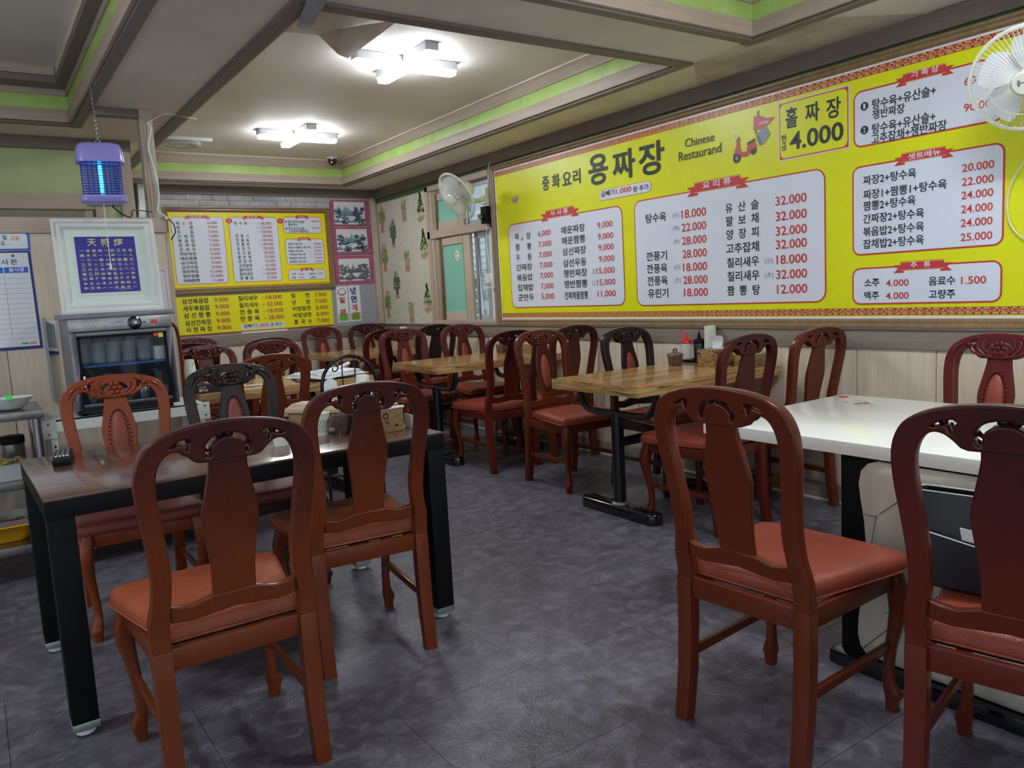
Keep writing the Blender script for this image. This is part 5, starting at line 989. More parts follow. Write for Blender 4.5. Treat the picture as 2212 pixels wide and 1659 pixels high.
cbx = thing('control_box', 'small black box with a round knob on the window post below the fan', 'control box', (XW-.032, 5.79, 1.90)); bx('box', 'black_matte', -.05, 0, -.045, .045, -.07, .075, cbx, bevel=.004)
MB().lathe([(.022, 0), (.025, .01), (.022, .04), (.001, .042)], 18, xf=Matrix.Rotation(-PI/2, 4, 'Y') @ Matrix.Translation((-.01, .01, .05))).build('knob', 'steel', cbx)
soc = thing('outlet', 'white surface socket with a plug on the window post', 'outlet', (XW-.032, 5.785, 1.34)); bx('box', 'white_plastic', -.03, 0, -.04, .04, -.065, .065, soc, bevel=.006)
bx('plug', 'fan_white', -.06, -.028, -.018, .02, -.02, .03, soc, bevel=.006); bx('socket_face', 'lamp_housing', -.033, -.029, -.025, .025, -.045, .045, soc, bevel=.001)
wr1 = MB().tube(catmull([(XW-.05, 5.79, 1.83), (XW-.05, 5.82, 1.7), (XW-.055, 5.80, 1.55), (XW-.06, 5.76, 1.45), (XW-.06, 5.77, 1.40), (XW-.085, 5.83, 1.37), (XW-.08, 5.86, 1.31), (XW-.07, 5.80, 1.33)], 4, False), .0035, 6).build('fan_cable', 'white_plastic', None)
wr1.parent = f1; wr1.location = -Vector(f1.location)
tag(MB().tube(catmull([(XW-.05, 5.76, 2.13), (XW-.04, 5.745, 2.2), (XW-.04, 5.742, 2.29), (XW-.036, 5.70, 2.335)], 4, False), .0035, 6).build('board_cable', 'white_plastic', None), 'white cable climbing beside the corner of the huge menu', 'cable')
f2, m2 = fan('white wall fan in front of the huge menu, cut off by the picture edge', (3.48, 1.46, 1.955), (-.86, -.22, -.42), (XB-.05, 1.345, 1.98), .20)
bx('wall_plate', 'fan_white', XB-.06-3.48, XB-.014-3.48, -.16, -.07, -.02, .12, f2, bevel=.008)
vs_, fs_ = glyphs('Hj', .03); lg = MB().add([(.024-.048*a, -.014+.030*b, .0708) for a, b in vs_], fs_, m2 @ Matrix.Rotation(PI, 4, 'Y') @ Matrix.Scale(-1, 4, Vector((0, 0, 1))) @ Matrix.Scale(1, 4)); lg.build('badge_letters', 'print_grey', f2, smooth=0)
fcd = (MB().tube(catmull([(XB-.05, 1.42, 1.95), (XB-.04, 1.50, 1.80), (XB-.03, 1.64, 1.60), (XB-.03, 1.655, 1.45), (XB-.03, 1.60, 1.36), (XB-.03, 1.50, 1.33), (XB-.03, 1.42, 1.40)], 5, False), .0035, 6).build('cord', 'white_plastic', f2)); fcd.location = -Vector(f2.location)
# ---------------------------------------------------------------- cup steriliser and racks
rk = thing('angle_rack', 'white slotted-angle rack carrying the cup steriliser', 'rack', (.63, 4.60, 0))
for sx in (-1, 1):
    for sy in (-1, 1):
        p = MB(); x = sx*.362; y = sy*.215; p.box(min(x, x-sx*.032), max(x, x-sx*.032), min(y, y-sy*.002), max(y, y-sy*.002), 0, .745); p.box(min(x, x-sx*.002), max(x, x-sx*.002), min(y, y-sy*.032), max(y, y-sy*.032), 0, .745)
        po_ = p.build('post', 'white_metal', rk, smooth=0); h = MB()
        for i in range(14): z = .06+i*.05; h.box(x-sx*.020-.004, x-sx*.020+.004, y+sy*.0005 if sy > 0 else y-.0005, y+.0012 if sy > 0 else y+.0002, z, z+.014)
        h.build('slots', 'black_matte', po_, smooth=0)
for z in (.69, .085):
    s_ = MB(); s_.box(-.36, .36, -.222, -.216, z, z+.055); s_.box(-.36, .36, -.222, -.205, z+.05, z+.055); s_.box(-.36, .36, .216, .222, z, z+.055); s_.box(-.364, -.358, -.216, .216, z, z+.055); s_.box(.358, .364, -.216, .216, z, z+.055)
    s_.build('beam', 'white_metal', rk, smooth=0); bx('shelf', 'white_metal', -.358, .358, -.216, .216, z+.045, z+.055, rk)
for x in (-.375, .375): 
    b_ = bx('beam_bracket', 'white_metal', x-.012 if x < 0 else x-.045, x+.045 if x < 0 else x+.012, -.2245, -.2222, .66, .75, rk, bevel=.0005)
    h = MB()
    for z in (.675, .725): h.box(x-.005+(-.0 if x < 0 else 0)+(.012 if x < 0 else -.012), x+.005+(.012 if x < 0 else -.012), -.2252, -.2244, z, z+.012)
    h.build('slots', 'steel_dark', b_, smooth=0)
us = thing('cup_sterilizer', 'grey steel cup steriliser cabinet with a glass door and round dial', 'steriliser', (.635, 4.58, .746))
b_ = MB(); b_.box(-.235, .235, .17, .19, .02, .48); b_.box(-.24, -.215, -.19, .19, .02, .48); b_.box(.215, .24, -.19, .19, .02, .48); b_.box(-.215, .215, -.19, .17, .02, .05); b_.box(-.215, .215, -.19, .17, .415, .48)
b_.build('body', 'steel_dark', us, bevel=.002); bx('top_plate', 'steel_dark', -.255, .255, -.20, .20, .48, .505, us, bevel=.004); bx('liner', 'black_matte', -.214, .214, .155, .168, .052, .413, us)
for x in (-.2, .2):
    for y in (-.15, .15): MB().lathe([(.014, 0), (.014, .02)], 10, (x, y, 0)).build('foot', 'black_matte', us)
d_ = MB(); d_.box(-.236, -.205, -.205, -.191, .03, .410); d_.box(.205, .236, -.205, -.191, .03, .410); d_.box(-.205, .205, -.205, -.191, .03, .058); d_.box(-.205, .205, -.205, -.191, .395, .410)
dr = d_.build('door', 'steel_dark', us, bevel=.002); bx('glass', 'door_glass', -.205, .205, -.200, -.196, .058, .395, dr); MB().tube([(-.19, -.215, .12), (-.19, -.215, .2)], .006, 6).build('handle', 'chrome', dr)
bx('gasket', 'black_matte', -.206, .206, -.2035, -.2005, .383, .396, dr); bx('gasket', 'black_matte', -.206, -.192, -.2035, -.2005, .058, .39, dr); bx('gasket', 'black_matte', .192, .206, -.2035, -.2005, .058, .39, dr)
bx('warning_label', 'food_yellow', .165, .188, -.2065, -.2052, .365, .388, dr); bx('warning_label', 'print_red', .143, .163, -.2065, -.2052, .372, .388, dr)
bx('control_panel', 'steel', -.235, .235, -.199, -.190, .418, .478, us, bevel=.001)
kn = MB().lathe([(.032, 0), (.033, .004), (.024, .006), (.022, .024), (.001, .026)], 24, xf=Matrix.Translation((.062, -.199, .447)) @ Matrix.Rotation(PI/2, 4, 'X')).build('dial', 'black_gloss', us)
MB().lathe([(.001, 0), (.009, 0), (.008, .004), (.001, .005)], 14, xf=Matrix.Translation((.062, -.225, .447)) @ Matrix.Rotation(PI/2, 4, 'X')).build('dial_centre', 'white_plastic', kn)
bx('power_switch', 'red_plastic', .138, .165, -.205, -.198, .438, .458, us, bevel=.001); MB().ball((.107, -.2, .447), .005, 8, 6).build('indicator', 'red_dark', us)
mk = MB()
for i, (x, h) in enumerate([(-.205, .012), (-.198, .02), (-.19, .026), (-.18, .02), (-.172, .012)]): mk.tube([(x, -.2, .45), (x+.006, -.2, .45+h*.6)], .0012, 4)
for i in range(9): x = -.135+i*.0085; mk.tube([(x, -.2, .445), (x+.003*(-1)**i, -.2, .462)], .0011, 4)
for i in range(6): x = -.205+i*.007; mk.tube([(x, -.2, .438), (x+.004, -.2, .438)], .0011, 4)
mk.tube([(.138, -.2, .432), (.165, -.2, .432)], .0012, 4); mk.tube([(.12, -.2, .449), (.13, -.2, .449)], .001, 4); mk.tube([(.172, -.2, .449), (.182, -.2, .449)], .001, 4); mk.build('printed_marks', 'white_plastic', us)
m3 = MB()
for i in range(7): m3.tube([(-.045+i*.009, -.2, .452), (-.041+i*.009, -.2, .457)], .0018, 4)
m3.build('blue_marks', 'print_blue', us)
bx('wire_shelf', 'blue_plastic', -.205, .205, -.17, .15, .236, .246, us, bevel=.002)
GL = 'glasses in the cup steriliser'
def cupthing(nm, prof, mat, loc, label, cat, group=None, n=18, cap=True):
    o = MB().lathe(prof, n, cap0=True, cap1=cap).build(nm, mat, None, smooth=50); o.location = loc; tag(o, label, cat, group); return o
gp = [(.001, .002), (.026, .002), (.030, .01), (.033, .11), (.031, .11), (.028, .012), (.001, .01)]
base = cupthing('drinking_glass', gp, 'tumbler_glass', (.455, 4.48, .993), 'front-row clear glass in the cup steriliser, leftmost', 'glass', GL)
for i in range(1, 10):
    r, c = divmod(i, 5); o = base.copy(); S.collection.objects.link(o); o.location = (.455+c*.072+r*.03, 4.48+r*.085, .993); 
    if i > 4: o.scale = (1, 1, 1.15)
    o['label'] = ('front-row' if i < 5 else 'taller back-row')+' clear glass in the cup steriliser, '+['leftmost', 'second from the left', 'middle one', 'second from the right', 'rightmost'][c]
m1 = cupthing('mug', [(.001, .001), (.03, .001), (.034, .01), (.034, .07), (.031, .07), (.03, .012), (.001, .01)], 'white_plastic', (.82, 4.47, .993), 'white cup nearest the glass door on the blue steriliser shelf', 'cup', 'white cups in the steriliser')
o = m1.copy(); S.collection.objects.link(o); o.location = (.82, 4.55, .993); o['label'] = 'white cup behind the other white cup on the blue steriliser shelf'
sp_ = [(.001, .001), (.028, .001), (.036, .02), (.038, .06), (.036, .062), (.001, .055)]
for i in range(5):
    if i == 0: sb_ = cupthing('steel_cup', sp_, 'steel', (.47, 4.47, .798), 'leftmost steel cup on the floor of the cup steriliser', 'cup', 'steel cups in the steriliser')
    else: o = sb_.copy(); S.collection.objects.link(o); o.location = (.47+i*.085, 4.47+(i % 2)*.03, .798); o['label'] = ['', 'second steel cup from the left', 'middle steel cup', 'second steel cup from the right', 'rightmost steel cup'][i]+' on the floor of the cup steriliser'
cupthing('rice_cooker', [(.001, 0), (.10, 0), (.125, .03), (.13, .14), (.11, .19), (.06, .215), (.001, .22)], 'white_plastic', (.46, 4.60, .142), 'rounded white container under the cup steriliser', 'container')
bx('cooker_stand', 'steel_dark', .36, .56, 4.45, 4.75, .14, .141)
bpy.data.objects.remove(bpy.data.objects['cooker_stand'])
tag(bx('red_box', 'red_dark', .60, .80, 4.52, 4.72, .142, .44, bevel=.006), 'dark red box on the lower shelf of the white rack', 'box')
# scripture in a white frame standing on the steriliser
sf = thing('framed_scripture', 'white-framed blue calligraphy leaning on top of the cup steriliser', 'picture', (.647, 4.655, 1.252), 0)
PF = lambda a, b, l: (a, .045*0-l+ (b)*.11, b*.994)
frame4(sf, PF, -.243, .243, .0, .49, .052, .028, 'frame_white')
PFm = lambda pts: pts
flat('backing', 'white_plastic', [(-.238, .005), (.238, .005), (.238, .485), (-.238, .485)], PF, sf, 0, .004)
flat('mat', 'pale_green_mat', [(-.195, .048), (.195, .048), (.195, .442), (-.195, .442)], PF, sf, .005, .002)
flat('mat_edge', 'frame_white', [(-.155, .092), (.155, .092), (.155, .408), (-.155, .408)], PF, sf, .0075, .001)
flat('blue_field', 'blue_field', [(-.143, .105), (.143, .105), (.143, .398), (-.143, .398)], PF, sf, .009, .001)
vv = ['一始無始一析三極無', '盡本天一一地一二人', '一三一積十鉅無匱化', '三天二三地二三人二', '三大三合六生七八九', '運三四成環五七一妙', '衍萬往萬來用變不動', '本本心本太陽昻明人', '中天地一一終無終一']
it_ = [('天', -.085, -.043, .368, .038, 'y'), ('符', -.022, .020, .368, .040, 'y'), ('經', .040, .084, .368, .040, 'y')]
for i, row in enumerate(vv):
    for j, ch in enumerate(row):
        u = -.116+j*.029; v = .325-i*.0245; flat_h = ch == '一'
        it_.append((ch, u-.010, u+.010, v, .002 if flat_h else (.009 if ch in '二' else .015), 'y'))
it_.append(('一九八八年', .03, .10, .117, .007, 'y'))
lettering(it_, PF, sf, .0105)
pcd = MB().tube([(zx-.012, zy-.05, z0), (zx-.012, 4.56, 1.5)], .0022, 5).build('pull_cord', 'white_plastic', None); tag(pcd, 'thin white pull cord hanging from the insect lamp before the framed scripture', 'cord')
MB().lathe([(.003, 0), (.007, .004), (.005, .03), (.002, .036)], 10, (zx-.012, 4.56, 1.468)).build('cord_bob', 'white_plastic', pcd)
# steel kitchen rack on the left
sr = thing('steel_rack', 'stainless steel shelf rack holding a white bowl and food tubs', 'rack', (-.25, 4.53, 0))
for x in (-.45, .47):
    for y in (-.20, .20): MB().lathe([(.019, 0), (.019, .80)], 14, (x, y, 0)).build('post', 'steel', sr)
for z in (.775, .452, .148):
    s_ = MB(); s_.box(-.50, .50, -.23, .23, z+.03, z+.038); s_.box(-.50, .50, -.232, -.228, z, z+.038); s_.box(.496, .50, -.23, .23, z, z+.038); s_.build('shelf', 'steel', sr, bevel=.001)
bw = thing('serving_bowl', 'white oval bowl with a bright green bit on its rim, on the steel rack', 'bowl', (.125, 4.46, .813)); MB().lathe([(.001, .003), (.05, .003), (.06, .012), (.098, .052), (.104, .06), (.094, .056), (.055, .018), (.001, .014)], 28, sx=1, sy=.8).build('bowl', 'white_plastic', bw, smooth=60); bx('green_clip', 'lime_plastic', -.012, .012, -.094, -.070, .052, .078, bw, bevel=.004)
cupthing('lidded_pan', [(.001, 0), (.09, 0), (.10, .03), (.085, .055), (.02, .062), (.001, .075)], 'steel_dark', (.02, 4.64, .813), 'dark steel lidded pan behind the white bowl on the steel rack', 'pan')
jr = thing('canister', 'steel canister with a black lid on the middle shelf of the steel rack', 'canister', (.12, 4.62, .49)); MB().lathe([(.05, 0), (.052, .005), (.052, .14), (.048, .145)], 20).build('body', 'steel', jr); MB().lathe([(.055, .145), (.055, .175), (.05, .18), (.001, .181)], 20).build('lid', 'black_matte', jr)
tb = thing('food_tub', 'clear tub of chopped vegetables and yellow pickle on the steel rack', 'tub', (.04, 4.43, .49)); mb = MB()
mb.rings([[(x, y, z) for x, y in rrect(-.13*s_, .13*s_, -.09*s_, .09*s_, .02)] for s_, z in ((.85, 0), (1, .075), (1.03, .08), (.97, .08), (.82, .004))]); mb.build('tub', 'clear_plastic', tb, smooth=40)
q = random.Random(9)
for nm, m_, x0, z_, n_ in (('pickle', 'food_yellow', -.02, .02, 16), ('greens', 'food_green', .0, .075, 60), ('sprouts', 'vegetable_brown', .06, .078, 40)):
    mb = MB()
    for i in range(n_): mb.ball((x0+q.uniform(-.08, .05), q.uniform(-.06, .06), z_+q.uniform(0, .014)), q.uniform(.008, .016), 6, 4, (1.2, 1, .6))
    mb.build(nm, m_, tb, kind='stuff')
yt = thing('yellow_basin', 'yellow plastic basin with a clear tray inside on the lowest shelf of the steel rack', 'basin', (.005, 4.51, .187)); mb = MB()
mb.rings([[(x, y, z) for x, y in rrect(-.17*s_, .17*s_, -.13*s_, .13*s_, .05*s_)] for s_, z in ((.72, 0), (.80, .02), (1, .075), (1.06, .078), (1.0, .082), (.9, .06), (.7, .01))]); mb.build('basin', 'yellow_plastic', yt, smooth=50)
mb = MB(); mb.rings([[(x, y, z) for x, y in rrect(-.165*s_, .165*s_, -.125*s_, .125*s_, .03*s_)] for s_, z in ((.8, .05), (.98, .105), (1.02, .108), (.95, .104), (.78, .054))]); mb.build('clear_tray', 'clear_plastic', yt, smooth=50)
mb = MB()
for i in range(50): mb.ball((q.uniform(-.11, .11), q.uniform(-.08, .08), .07+q.uniform(0, .02)), q.uniform(.01, .018), 6, 4, (1.4, 1, .5))
mb.build('food', 'vegetable_brown', yt, kind='stuff')
tag(bx('side_panel', 'label_bluegrey', .345, .352, PY-.10, PY-.014, .78, 1.24), 'thin grey panel between the notices and the cup steriliser', 'panel')
tag(MB().tube(catmull([(.88, 4.79, 1.20), (.955, 4.80, 1.17), (.985, 4.80, 1.08), (.985, 4.80, .76)], 4, False), .010, 8).build('red_strap', 'red_dark', None), 'curved red strap hanging at the right side of the cup steriliser', 'strap')
# ---------------------------------------------------------------- things on the dark table
TZ = .7305
rm = thing('remote_control', 'black remote control lying on the dark table', 'remote control', (.232, 3.25, TZ), math.radians(-7)); rm.scale = (1.15, 1.25, 1.2); bx('case', 'black_matte', -.025, .025, -.105, .105, 0, .018, rm, bevel=.005)
bt = MB()
for i in range(8):
    for j in range(3): bt.box(-.018+j*.013, -.009+j*.013, -.02+i*.014, -.012+i*.014, .018, .0205)
bt.build('buttons', 'steel_dark', rm, smooth=0); bt = MB()
for j in range(4): bt.box(-.020+j*.0105, -.013+j*.0105, -.045, -.037, .018, .0208)
bt.build('light_buttons', 'white_plastic', rm, smooth=0)
pc = [(.001, .001), (.026, .001), (.027, .0), (.0365, .083), (.038, .086), (.036, .086), (.0355, .083), (.026, .004), (.001, .004)]
c1 = cupthing('paper_cup', pc, 'paper_cup', (1.095, 2.955, TZ), 'paper cup printed with line drawings of cups, on the dark table', 'cup')
dw = MB(); q = random.Random(12)
for r_ in range(3):
    for i in range(5):
        a = math.radians(-170+i*22+r_*8); zz = .018+r_*.018; R0 = .0282+zz*.112
        P = []
        for t in range(8): da = .13*math.cos(t*.9+r_)*(.6+q.random()*.5); dz = .008*math.sin(t*.9); P.append((R0*math.cos(a+da), R0*math.sin(a+da), zz+dz))
        dw.tube(P, .0006, 3)
dw.build('printed_drawing', 'ink_grey', c1, smooth=0)
cupthing('paper_cup', pc, 'paper_cup', (.905, 2.86, TZ), 'paper cup half hidden behind the nearest chair back, on the dark table', 'cup')
def cup_stack(nm, x, y, z, n, label, inverted=False, leaf=None):
    t = thing(nm, label, 'cups', (x, y, z)); step = .0085
    H = .086+step*(n-1)
    for i in range(n):
        z_ = i*step
        pr_ = [(r, (.086-h) if inverted else h) for r, h in pc]
        o = MB().lathe(pr_, 18).build('cup', 'paper_cup', t, smooth=50); o.location = (0, 0, z_)
    if leaf is not None and inverted:
        lf_ = MB(); R0 = .0325; P = []
        for s in (-1, 1):
            for k_ in range(6): u = k_/5; a = leaf+(u-.5)*.75+s*.10*math.sin(PI*u); zz = H-.045+.035*u-s*.004*math.sin(PI*u); rr_ = .0278+(.086-(zz-step*(n-1)))*.108; P.append((rr_*math.cos(a), rr_*math.sin(a), zz))
        P = P[:6]+P[6:][::-1]; lf_.add(P, [tuple(range(12))]); lf_.build('printed_leaf', 'cup_leaf', t, smooth=0)
    return t
cup_stack('cup_stack', 1.36, 3.13, TZ, 14, 'stack of upturned paper cups with a green leaf behind the second chair', True, math.radians(-70))
w1_ = thing('lidded_box', 'pale wooden box with a stepped lid behind the printed cup', 'box', (1.15, 3.10, TZ), math.radians(38))
bx('body', 'drawer_wood', -.055, .055, -.115, .115, .012, .075, w1_, bevel=.002)
mb = MB(); mb.rings([[(x, y, z) for x, y in rrect(-a, a, -b, b, .004, 1)] for a, b, z in ((.066, .126, .075), (.066, .126, .088), (.045, .105, .108))]); mb.build('lid', 'tan_wood', w1_, smooth=20)
for sx in (-1, 1):
    for sy in (-1, 1): bx('foot', 'drawer_wood', sx*.045-.008, sx*.045+.008, sy*.10-.008, sy*.10+.008, 0, .013, w1_)
cp_ = cupthing('toothpick_cup', [(.001, 0), (.022, 0), (.024, .01), (.033, .07), (.035, .078), (.031, .078), (.022, .012), (.001, .01)], 'pot_brown', (1.158, 2.90, TZ), 'small ribbed brown cup on the dark table beside the wooden boxes', 'cup')
rb = MB()
for i in range(20): a = 2*PI*i/20; rb.tube([(.0245*math.cos(a), .0245*math.sin(a), .01), (.0335*math.cos(a), .0335*math.sin(a), .07)], .0018, 4)
rb.build('ribs', 'pot_brown', cp_)
w2_ = thing('drawer_box', 'brown wooden box with grained side and a pale rail, on the dark table', 'box', (1.283, 2.872, TZ), math.radians(2))
bx('body', 'drawer_wood', -.078, .078, -.102, .10, 0, .098, w2_, bevel=.003); bx('lid', 'tan_wood', -.076, .076, -.07, .098, .099, .106, w2_, bevel=.003); MB().tube([(-.08, -.103, .094), (.08, -.103, .094)], .0055, 8).build('front_rail', 'paper_white', w2_)
MB().tube([(.01*math.cos(t), -.1035, .065+.011*math.sin(t)) for t in [2*PI*i/10 for i in range(10)]], .0018, 5, closed=True).build('ring', 'nail_dark', w2_); MB().ball((.045, -.102, .025), .006, 6, 4, (1.2, .4, .8)).build('knot', 'nail_dark', w2_)
pcx = tag(MB().prism([(-.03, 0), (.03, 0), (.03, .165)]+[(.03*math.cos(t), .155+.03*math.sin(t)) for t in [PI*i/8 for i in range(1, 9)]], -.001, .001, 'y').build('paper_napkin', 'paper_white', None, smooth=0), 'white paper with a rounded top sticking up behind the chair crest', 'napkin'); pcx.location = (1.262, 3.25, TZ); 
cdx = tag(bx('card', 'paper_white', -.002, .002, -.035, .035, 0, .055), 'small white card leaning beside the drawer box', 'card'); cdx.location = (1.40, 2.80, TZ)
# ---------------------------------------------------------------- things on the newspaper table
NZ = .7455
np_ = thing('newspaper_pile', 'pile of folded newspapers and white papers on the table by the iron chair', 'newspapers', (1.93, 5.02, NZ+.0105), math.radians(10)); q = random.Random(2)
for i in range(5):
    a = q.uniform(-.15, .15); mb = MB(); w_, h_ = .20-.01*i, .19-.01*i; R = []
    for z in (.006*i, .006*i+.005): R.append([(x*math.cos(a)-y*math.sin(a)+q.uniform(-.003, .003), x*math.sin(a)+y*math.cos(a), z+(.006 if x > 0 and i > 2 else 0)) for x, y in ((-w_, -h_), (0, -h_), (w_, -h_), (w_, h_), (0, h_), (-w_, h_))])
    mb.rings(R).build('newspaper', 'paper_white', np_, smooth=0)
    ln_ = MB()
    if i == 4:
        for r_ in range(22):
            for c in range(3): ln_.box(-.15+c*.095, -.07+c*.095-q.uniform(0, .02), -.13+r_*.012, -.127+r_*.012, .0292, .0294)
        ln_.build('print_lines', 'print_grey', np_, smooth=0).rotation_euler = (0, 0, a)
bx('dark_sheet', 'black_matte', -.215, .10, -.20, -.03, -.0004, .0015, np_); 
rl_ = MB().tube([(.08, -.02, .042), (.24, .10, .055)], .012, 8).build('rolled_paper', 'paper_white', np_)
tp = tag(bx('tablet', 'black_gloss', -.11, .11, -.075, .075, 0, .010, bevel=.003), 'thin black tablet edge under the near side of the newspaper pile', 'tablet'); tp.location = (1.80, 4.90, NZ); tp.rotation_euler = (0, 0, .1)
pn = thing('white_pen', 'white pen lying on the wooden table between two chair backs', 'pen', (1.43, 4.94, NZ+.006), math.radians(-12)); MB().tube([(-.07, 0, 0), (.045, 0, 0), (.06, 0, 0), (.075, 0, 0)], [.0055, .0055, .004, .001], 8).build('barrel', 'white_plastic', pn); MB().tube([(-.03, .004, .006), (.0, .008, .003), (.06, .012, -.003)], .0015, 5).build('clip', 'steel', pn)
tx = thing('tissue_box', 'black wet-tissue box with white lettering on the newspaper table', 'tissue box', (1.188, 4.93, NZ), math.radians(0)); bx('box', 'bag_black', -.115, .115, -.06, .06, 0, .05, tx, bevel=.002)
tx.data if False else None
lettering([('물티슈', -.108, -.056, .018, .018, 'w'), ('시그니처', -.106, -.066, .036, .009, 'w')], lambda a, b, l: (a, -.0605-l*.3, b), tx)
bx('opening', 'label_bluegrey', -.06, .05, -.03, .03, .0502, .053, tx)
mb = MB(); mb.tube([(-.09, .02, .058), (0, .03, .062), (.10, .01, .056)], .004, 5); mb.tube([(-.07, -.02, .055), (.02, 0, .066), (.09, .03, .06)], .004, 5); cl_ = mb.build('chopstick_wrappers', 'red_dark', None); cl_.location = (1.188, 4.93, NZ); tag(cl_, 'dark slips lying on top of the black wet-tissue box', 'slips')
cup_stack('cup_stack', 1.108, 5.17, NZ, 13, 'stack of upturned paper cups with a green leaf against the steriliser side', True, math.radians(-60))
# ---------------------------------------------------------------- things on the sauce table
def clay_pot(x, y, z, label):
    t = thing('clay_pot', label, 'pot', (x, y, z), 0, 'brown clay pots'); MB().lathe([(.001, 0), (.036, 0), (.042, .006), (.045, .055), (.050, .062), (.047, .066), (.001, .066)], 22).build('body', 'pot_brown', t, smooth=45)
    ld = MB().lathe([(.050, .066), (.049, .070), (.030, .078), (.001, .080)], 22).build('lid', 'pot_brown', t, smooth=45); MB().tube([(-.012, 0, .078), (-.013, 0, .096), (0, 0, .101), (.013, 0, .096), (.012, 0, .078)], .006, 7).build('handle', 'pot_brown', ld); return t
clay_pot(3.50, 3.38, NZ, 'lidded brown clay pot next to the red-capped sauce bottle'); clay_pot(3.60, 5.42, NZ, 'lidded brown clay pot on the middle wall table, under the fan')
tr_ = tag(bx('bottle_tray', 'black_matte', -.06, .06, -.078, .078, 0, .016, bevel=.003), 'low black tray under the sauce bottles', 'tray'); tr_.location = (3.715, 3.435, NZ)
def bottle(x, y, body, cap, label, hook):
    t = thing('sauce_bottle', label, 'bottle', (x, y, NZ+.0165), 0, 'sauce bottles'); MB().lathe([(.001, 0), (.033, 0), (.035, .006), (.035, .095), (.030, .103), (.001, .103)], 20).build('body', body, t, smooth=45)
    MB().lathe([(.034, .098), (.036, .112), (.030, .122), (.012, .128), (.008, .150), (.004, .170), (.001, .171)], 18).build('cap', cap, t, smooth=45)
    if hook:
        MB().tube(catmull([(-.030, -.01, .118), (-.048, -.015, .125), (-.058, -.02, .15), (-.060, -.02, .185)], 4, False), .0022, 6).build('cap_strap', cap, t); MB().ball((-.060, -.02, .19), .008, 8, 6).build('cap_stopper', cap, t)
bottle(3.70, 3.475, 'clear_plastic', 'red_plastic', 'clear squeeze bottle with a red nozzle and dangling red stopper', True)
bottle(3.735, 3.40, 'bag_black', 'black_matte', 'small dark soy sauce bottle beside the red-nozzled bottle', False)
cup_stack('cup_stack', 3.742, 3.315, NZ, 17, 'tall stack of white paper cups against the wall behind the tissue holder')
th_ = thing('tissue_holder', 'burnt-wood tissue holder with a white tissue standing out, on the sauce table', 'tissue holder', (3.63, 3.165, NZ), math.radians(-4)); bx('box', 'burnt_wood', -.10, .10, -.065, .065, 0, .098, th_, bevel=.003)
ts = MB(); R = []
for z, w_ in ((.09, .035), (.12, .04), (.15, .05), (.175, .055)): R.append([(x+.01*math.sin(z*60), y, z) for x, y in ((-.004, -w_), (.004, -w_*.4), (-.004, 0), (.004, w_*.5), (-.003, w_), (-.007, w_*.5), (-.010, 0), (-.004, -w_*.4))])
ts.rings(R).build('tissue', 'paper_white', th_, smooth=50)
bx('slot', 'black_matte', -.02, .02, -.05, .05, .0975, .0985, th_)
wb_ = thing('cutlery_box', 'wooden cutlery box behind the plain-backed chair on the sauce table', 'box', (3.69, 3.0, NZ)); bx('body', 'drawer_wood', -.075, .075, -.095, .03, 0, .065, wb_, bevel=.003); bx('lid', 'tan_wood', -.078, .078, -.098, .033, .065, .078, wb_, bevel=.002)
wb2 = thing('cutlery_box', 'wooden cutlery box on the middle wall table, seen past the carved chair', 'box', (3.70, 5.16, NZ)); bx('body', 'drawer_wood', -.06, .06, -.10, .10, 0, .07, wb2, bevel=.003); bx('lid', 'tan_wood', -.062, .062, -.102, .102, .07, .084, wb2, bevel=.002)
wb3 = thing('napkin_box', 'pale wooden napkin box beside the clay pot on the middle wall table', 'box', (3.66, 5.30, NZ)); bx('body', 'burnt_wood', -.05, .05, -.05, .03, 0, .095, wb3, bevel=.003); bx('lid', 'tan_wood', -.052, .052, -.052, .032, .095, .102, wb3, bevel=.002)
wb4 = thing('napkin_box', 'pale wooden napkin box on the farthest wall table', 'box', (3.66, 7.05, NZ)); bx('body', 'drawer_wood', -.06, .06, -.07, .07, 0, .09, wb4, bevel=.003); bx('lid', 'tan_wood', -.062, .062, -.072, .072, .09, .10, wb4, bevel=.002)
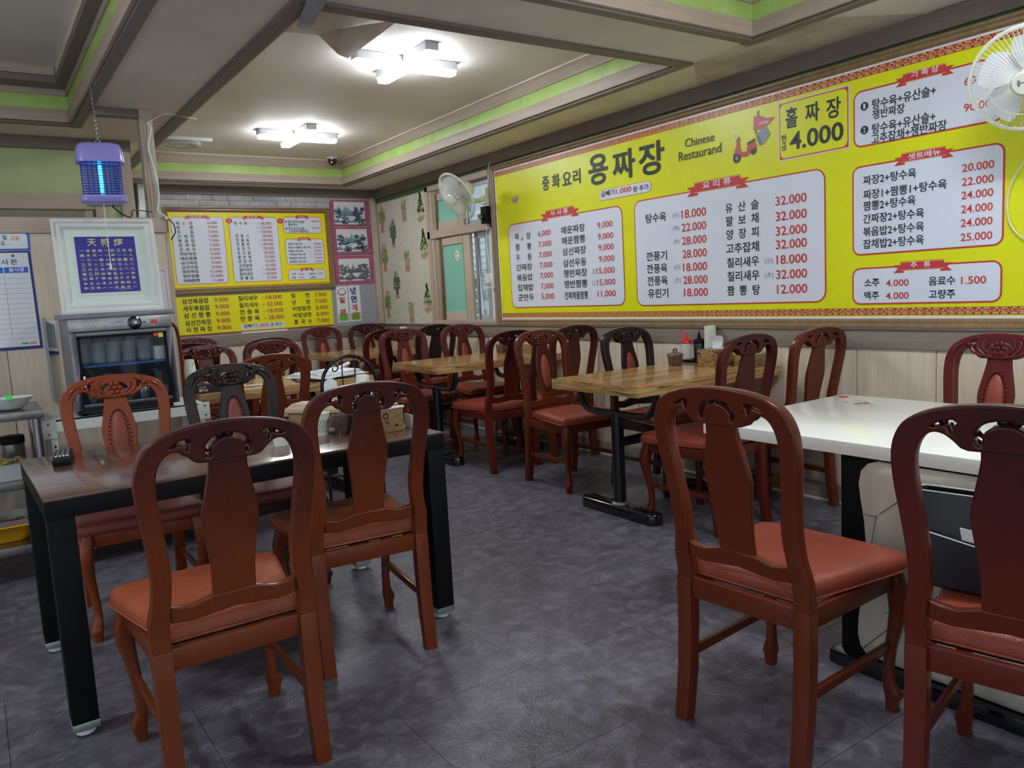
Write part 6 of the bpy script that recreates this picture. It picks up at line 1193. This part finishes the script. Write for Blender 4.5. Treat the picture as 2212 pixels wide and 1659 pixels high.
jp_ = thing('steel_pot', 'small pot with a silvery lid on the farthest wall table', 'pot', (3.40, 7.12, NZ)); MB().lathe([(.001, 0), (.035, 0), (.04, .07), (.001, .07)], 18).build('body', 'tan_wood', jp_); MB().lathe([(.042, .07), (.03, .085), (.006, .09), (.006, .10), (.001, .101)], 18).build('lid', 'steel', jp_, smooth=50)
cup_stack('cup_stack', 3.66, 7.30, NZ, 14, 'stack of white paper cups on the farthest wall table, just below the wallpaper')
# ---------------------------------------------------------------- the bag on the chair
bg = thing('handbag', 'black leather bag with white-piped pocket and papers, standing on the wine chair seat', 'bag', (1.925, .865, .4805), math.radians(9)); bg.scale = (1, 1, .94)
mb = MB(); R = []
for z, hx, hy in ((0, .045, .150), (.02, .055, .158), (.12, .052, .160), (.20, .04, .162), (.245, .028, .164)): R.append([(x, y, z) for x, y in rrect(-hx, hx, -hy, hy, min(hx*.9, .03), 5)])
for z, hx, hy in ((.245, .022, .158), (.16, .03, .150)): R.append([(x, y, z) for x, y in rrect(-hx, hx, -hy, hy, min(hx*.9, .03), 5)])
mb.rings(R).build('body', 'bag_black', bg, smooth=60)
MB().tube([(x, y, .246) for x, y in rrect(-.027, .027, -.163, .163, .02, 5)], .002, 5, closed=True).build('piping', 'white_plastic', bg)
mb = MB(); mb.rings([[(-.058, -.15, .01), (-.058, .155, .01), (-.052, .155, .01), (-.052, -.15, .01)], [(-.066, -.15, .08), (-.064, .158, .08), (-.054, .158, .08), (-.054, -.15, .08)], [(-.062, -.15, .115), (-.062, .16, .155), (-.050, .16, .155), (-.050, -.15, .115)]]); pk_ = mb.build('pocket', 'bag_black', bg, smooth=50)
MB().tube([(-.063, -.15, .116), (-.066, 0, .128), (-.063, .16, .156)], .0018, 5).build('pocket_piping', 'white_plastic', pk_)
MB().prism([(-.05, .10), (.04, .11), (.05, .17), (-.02, .165)], -.058, -.055, 'x').build('paper', 'paper_white', bg); MB().tube([(-.02, .165, .19), (-.03, .172, .2), (-.02, .172, .12), (-.02, .166, .11)], .003, 6).build('strap_ring', 'chrome', bg)
# tidy the lettering scratch object
if _to is not None: bpy.data.objects.remove(_to)
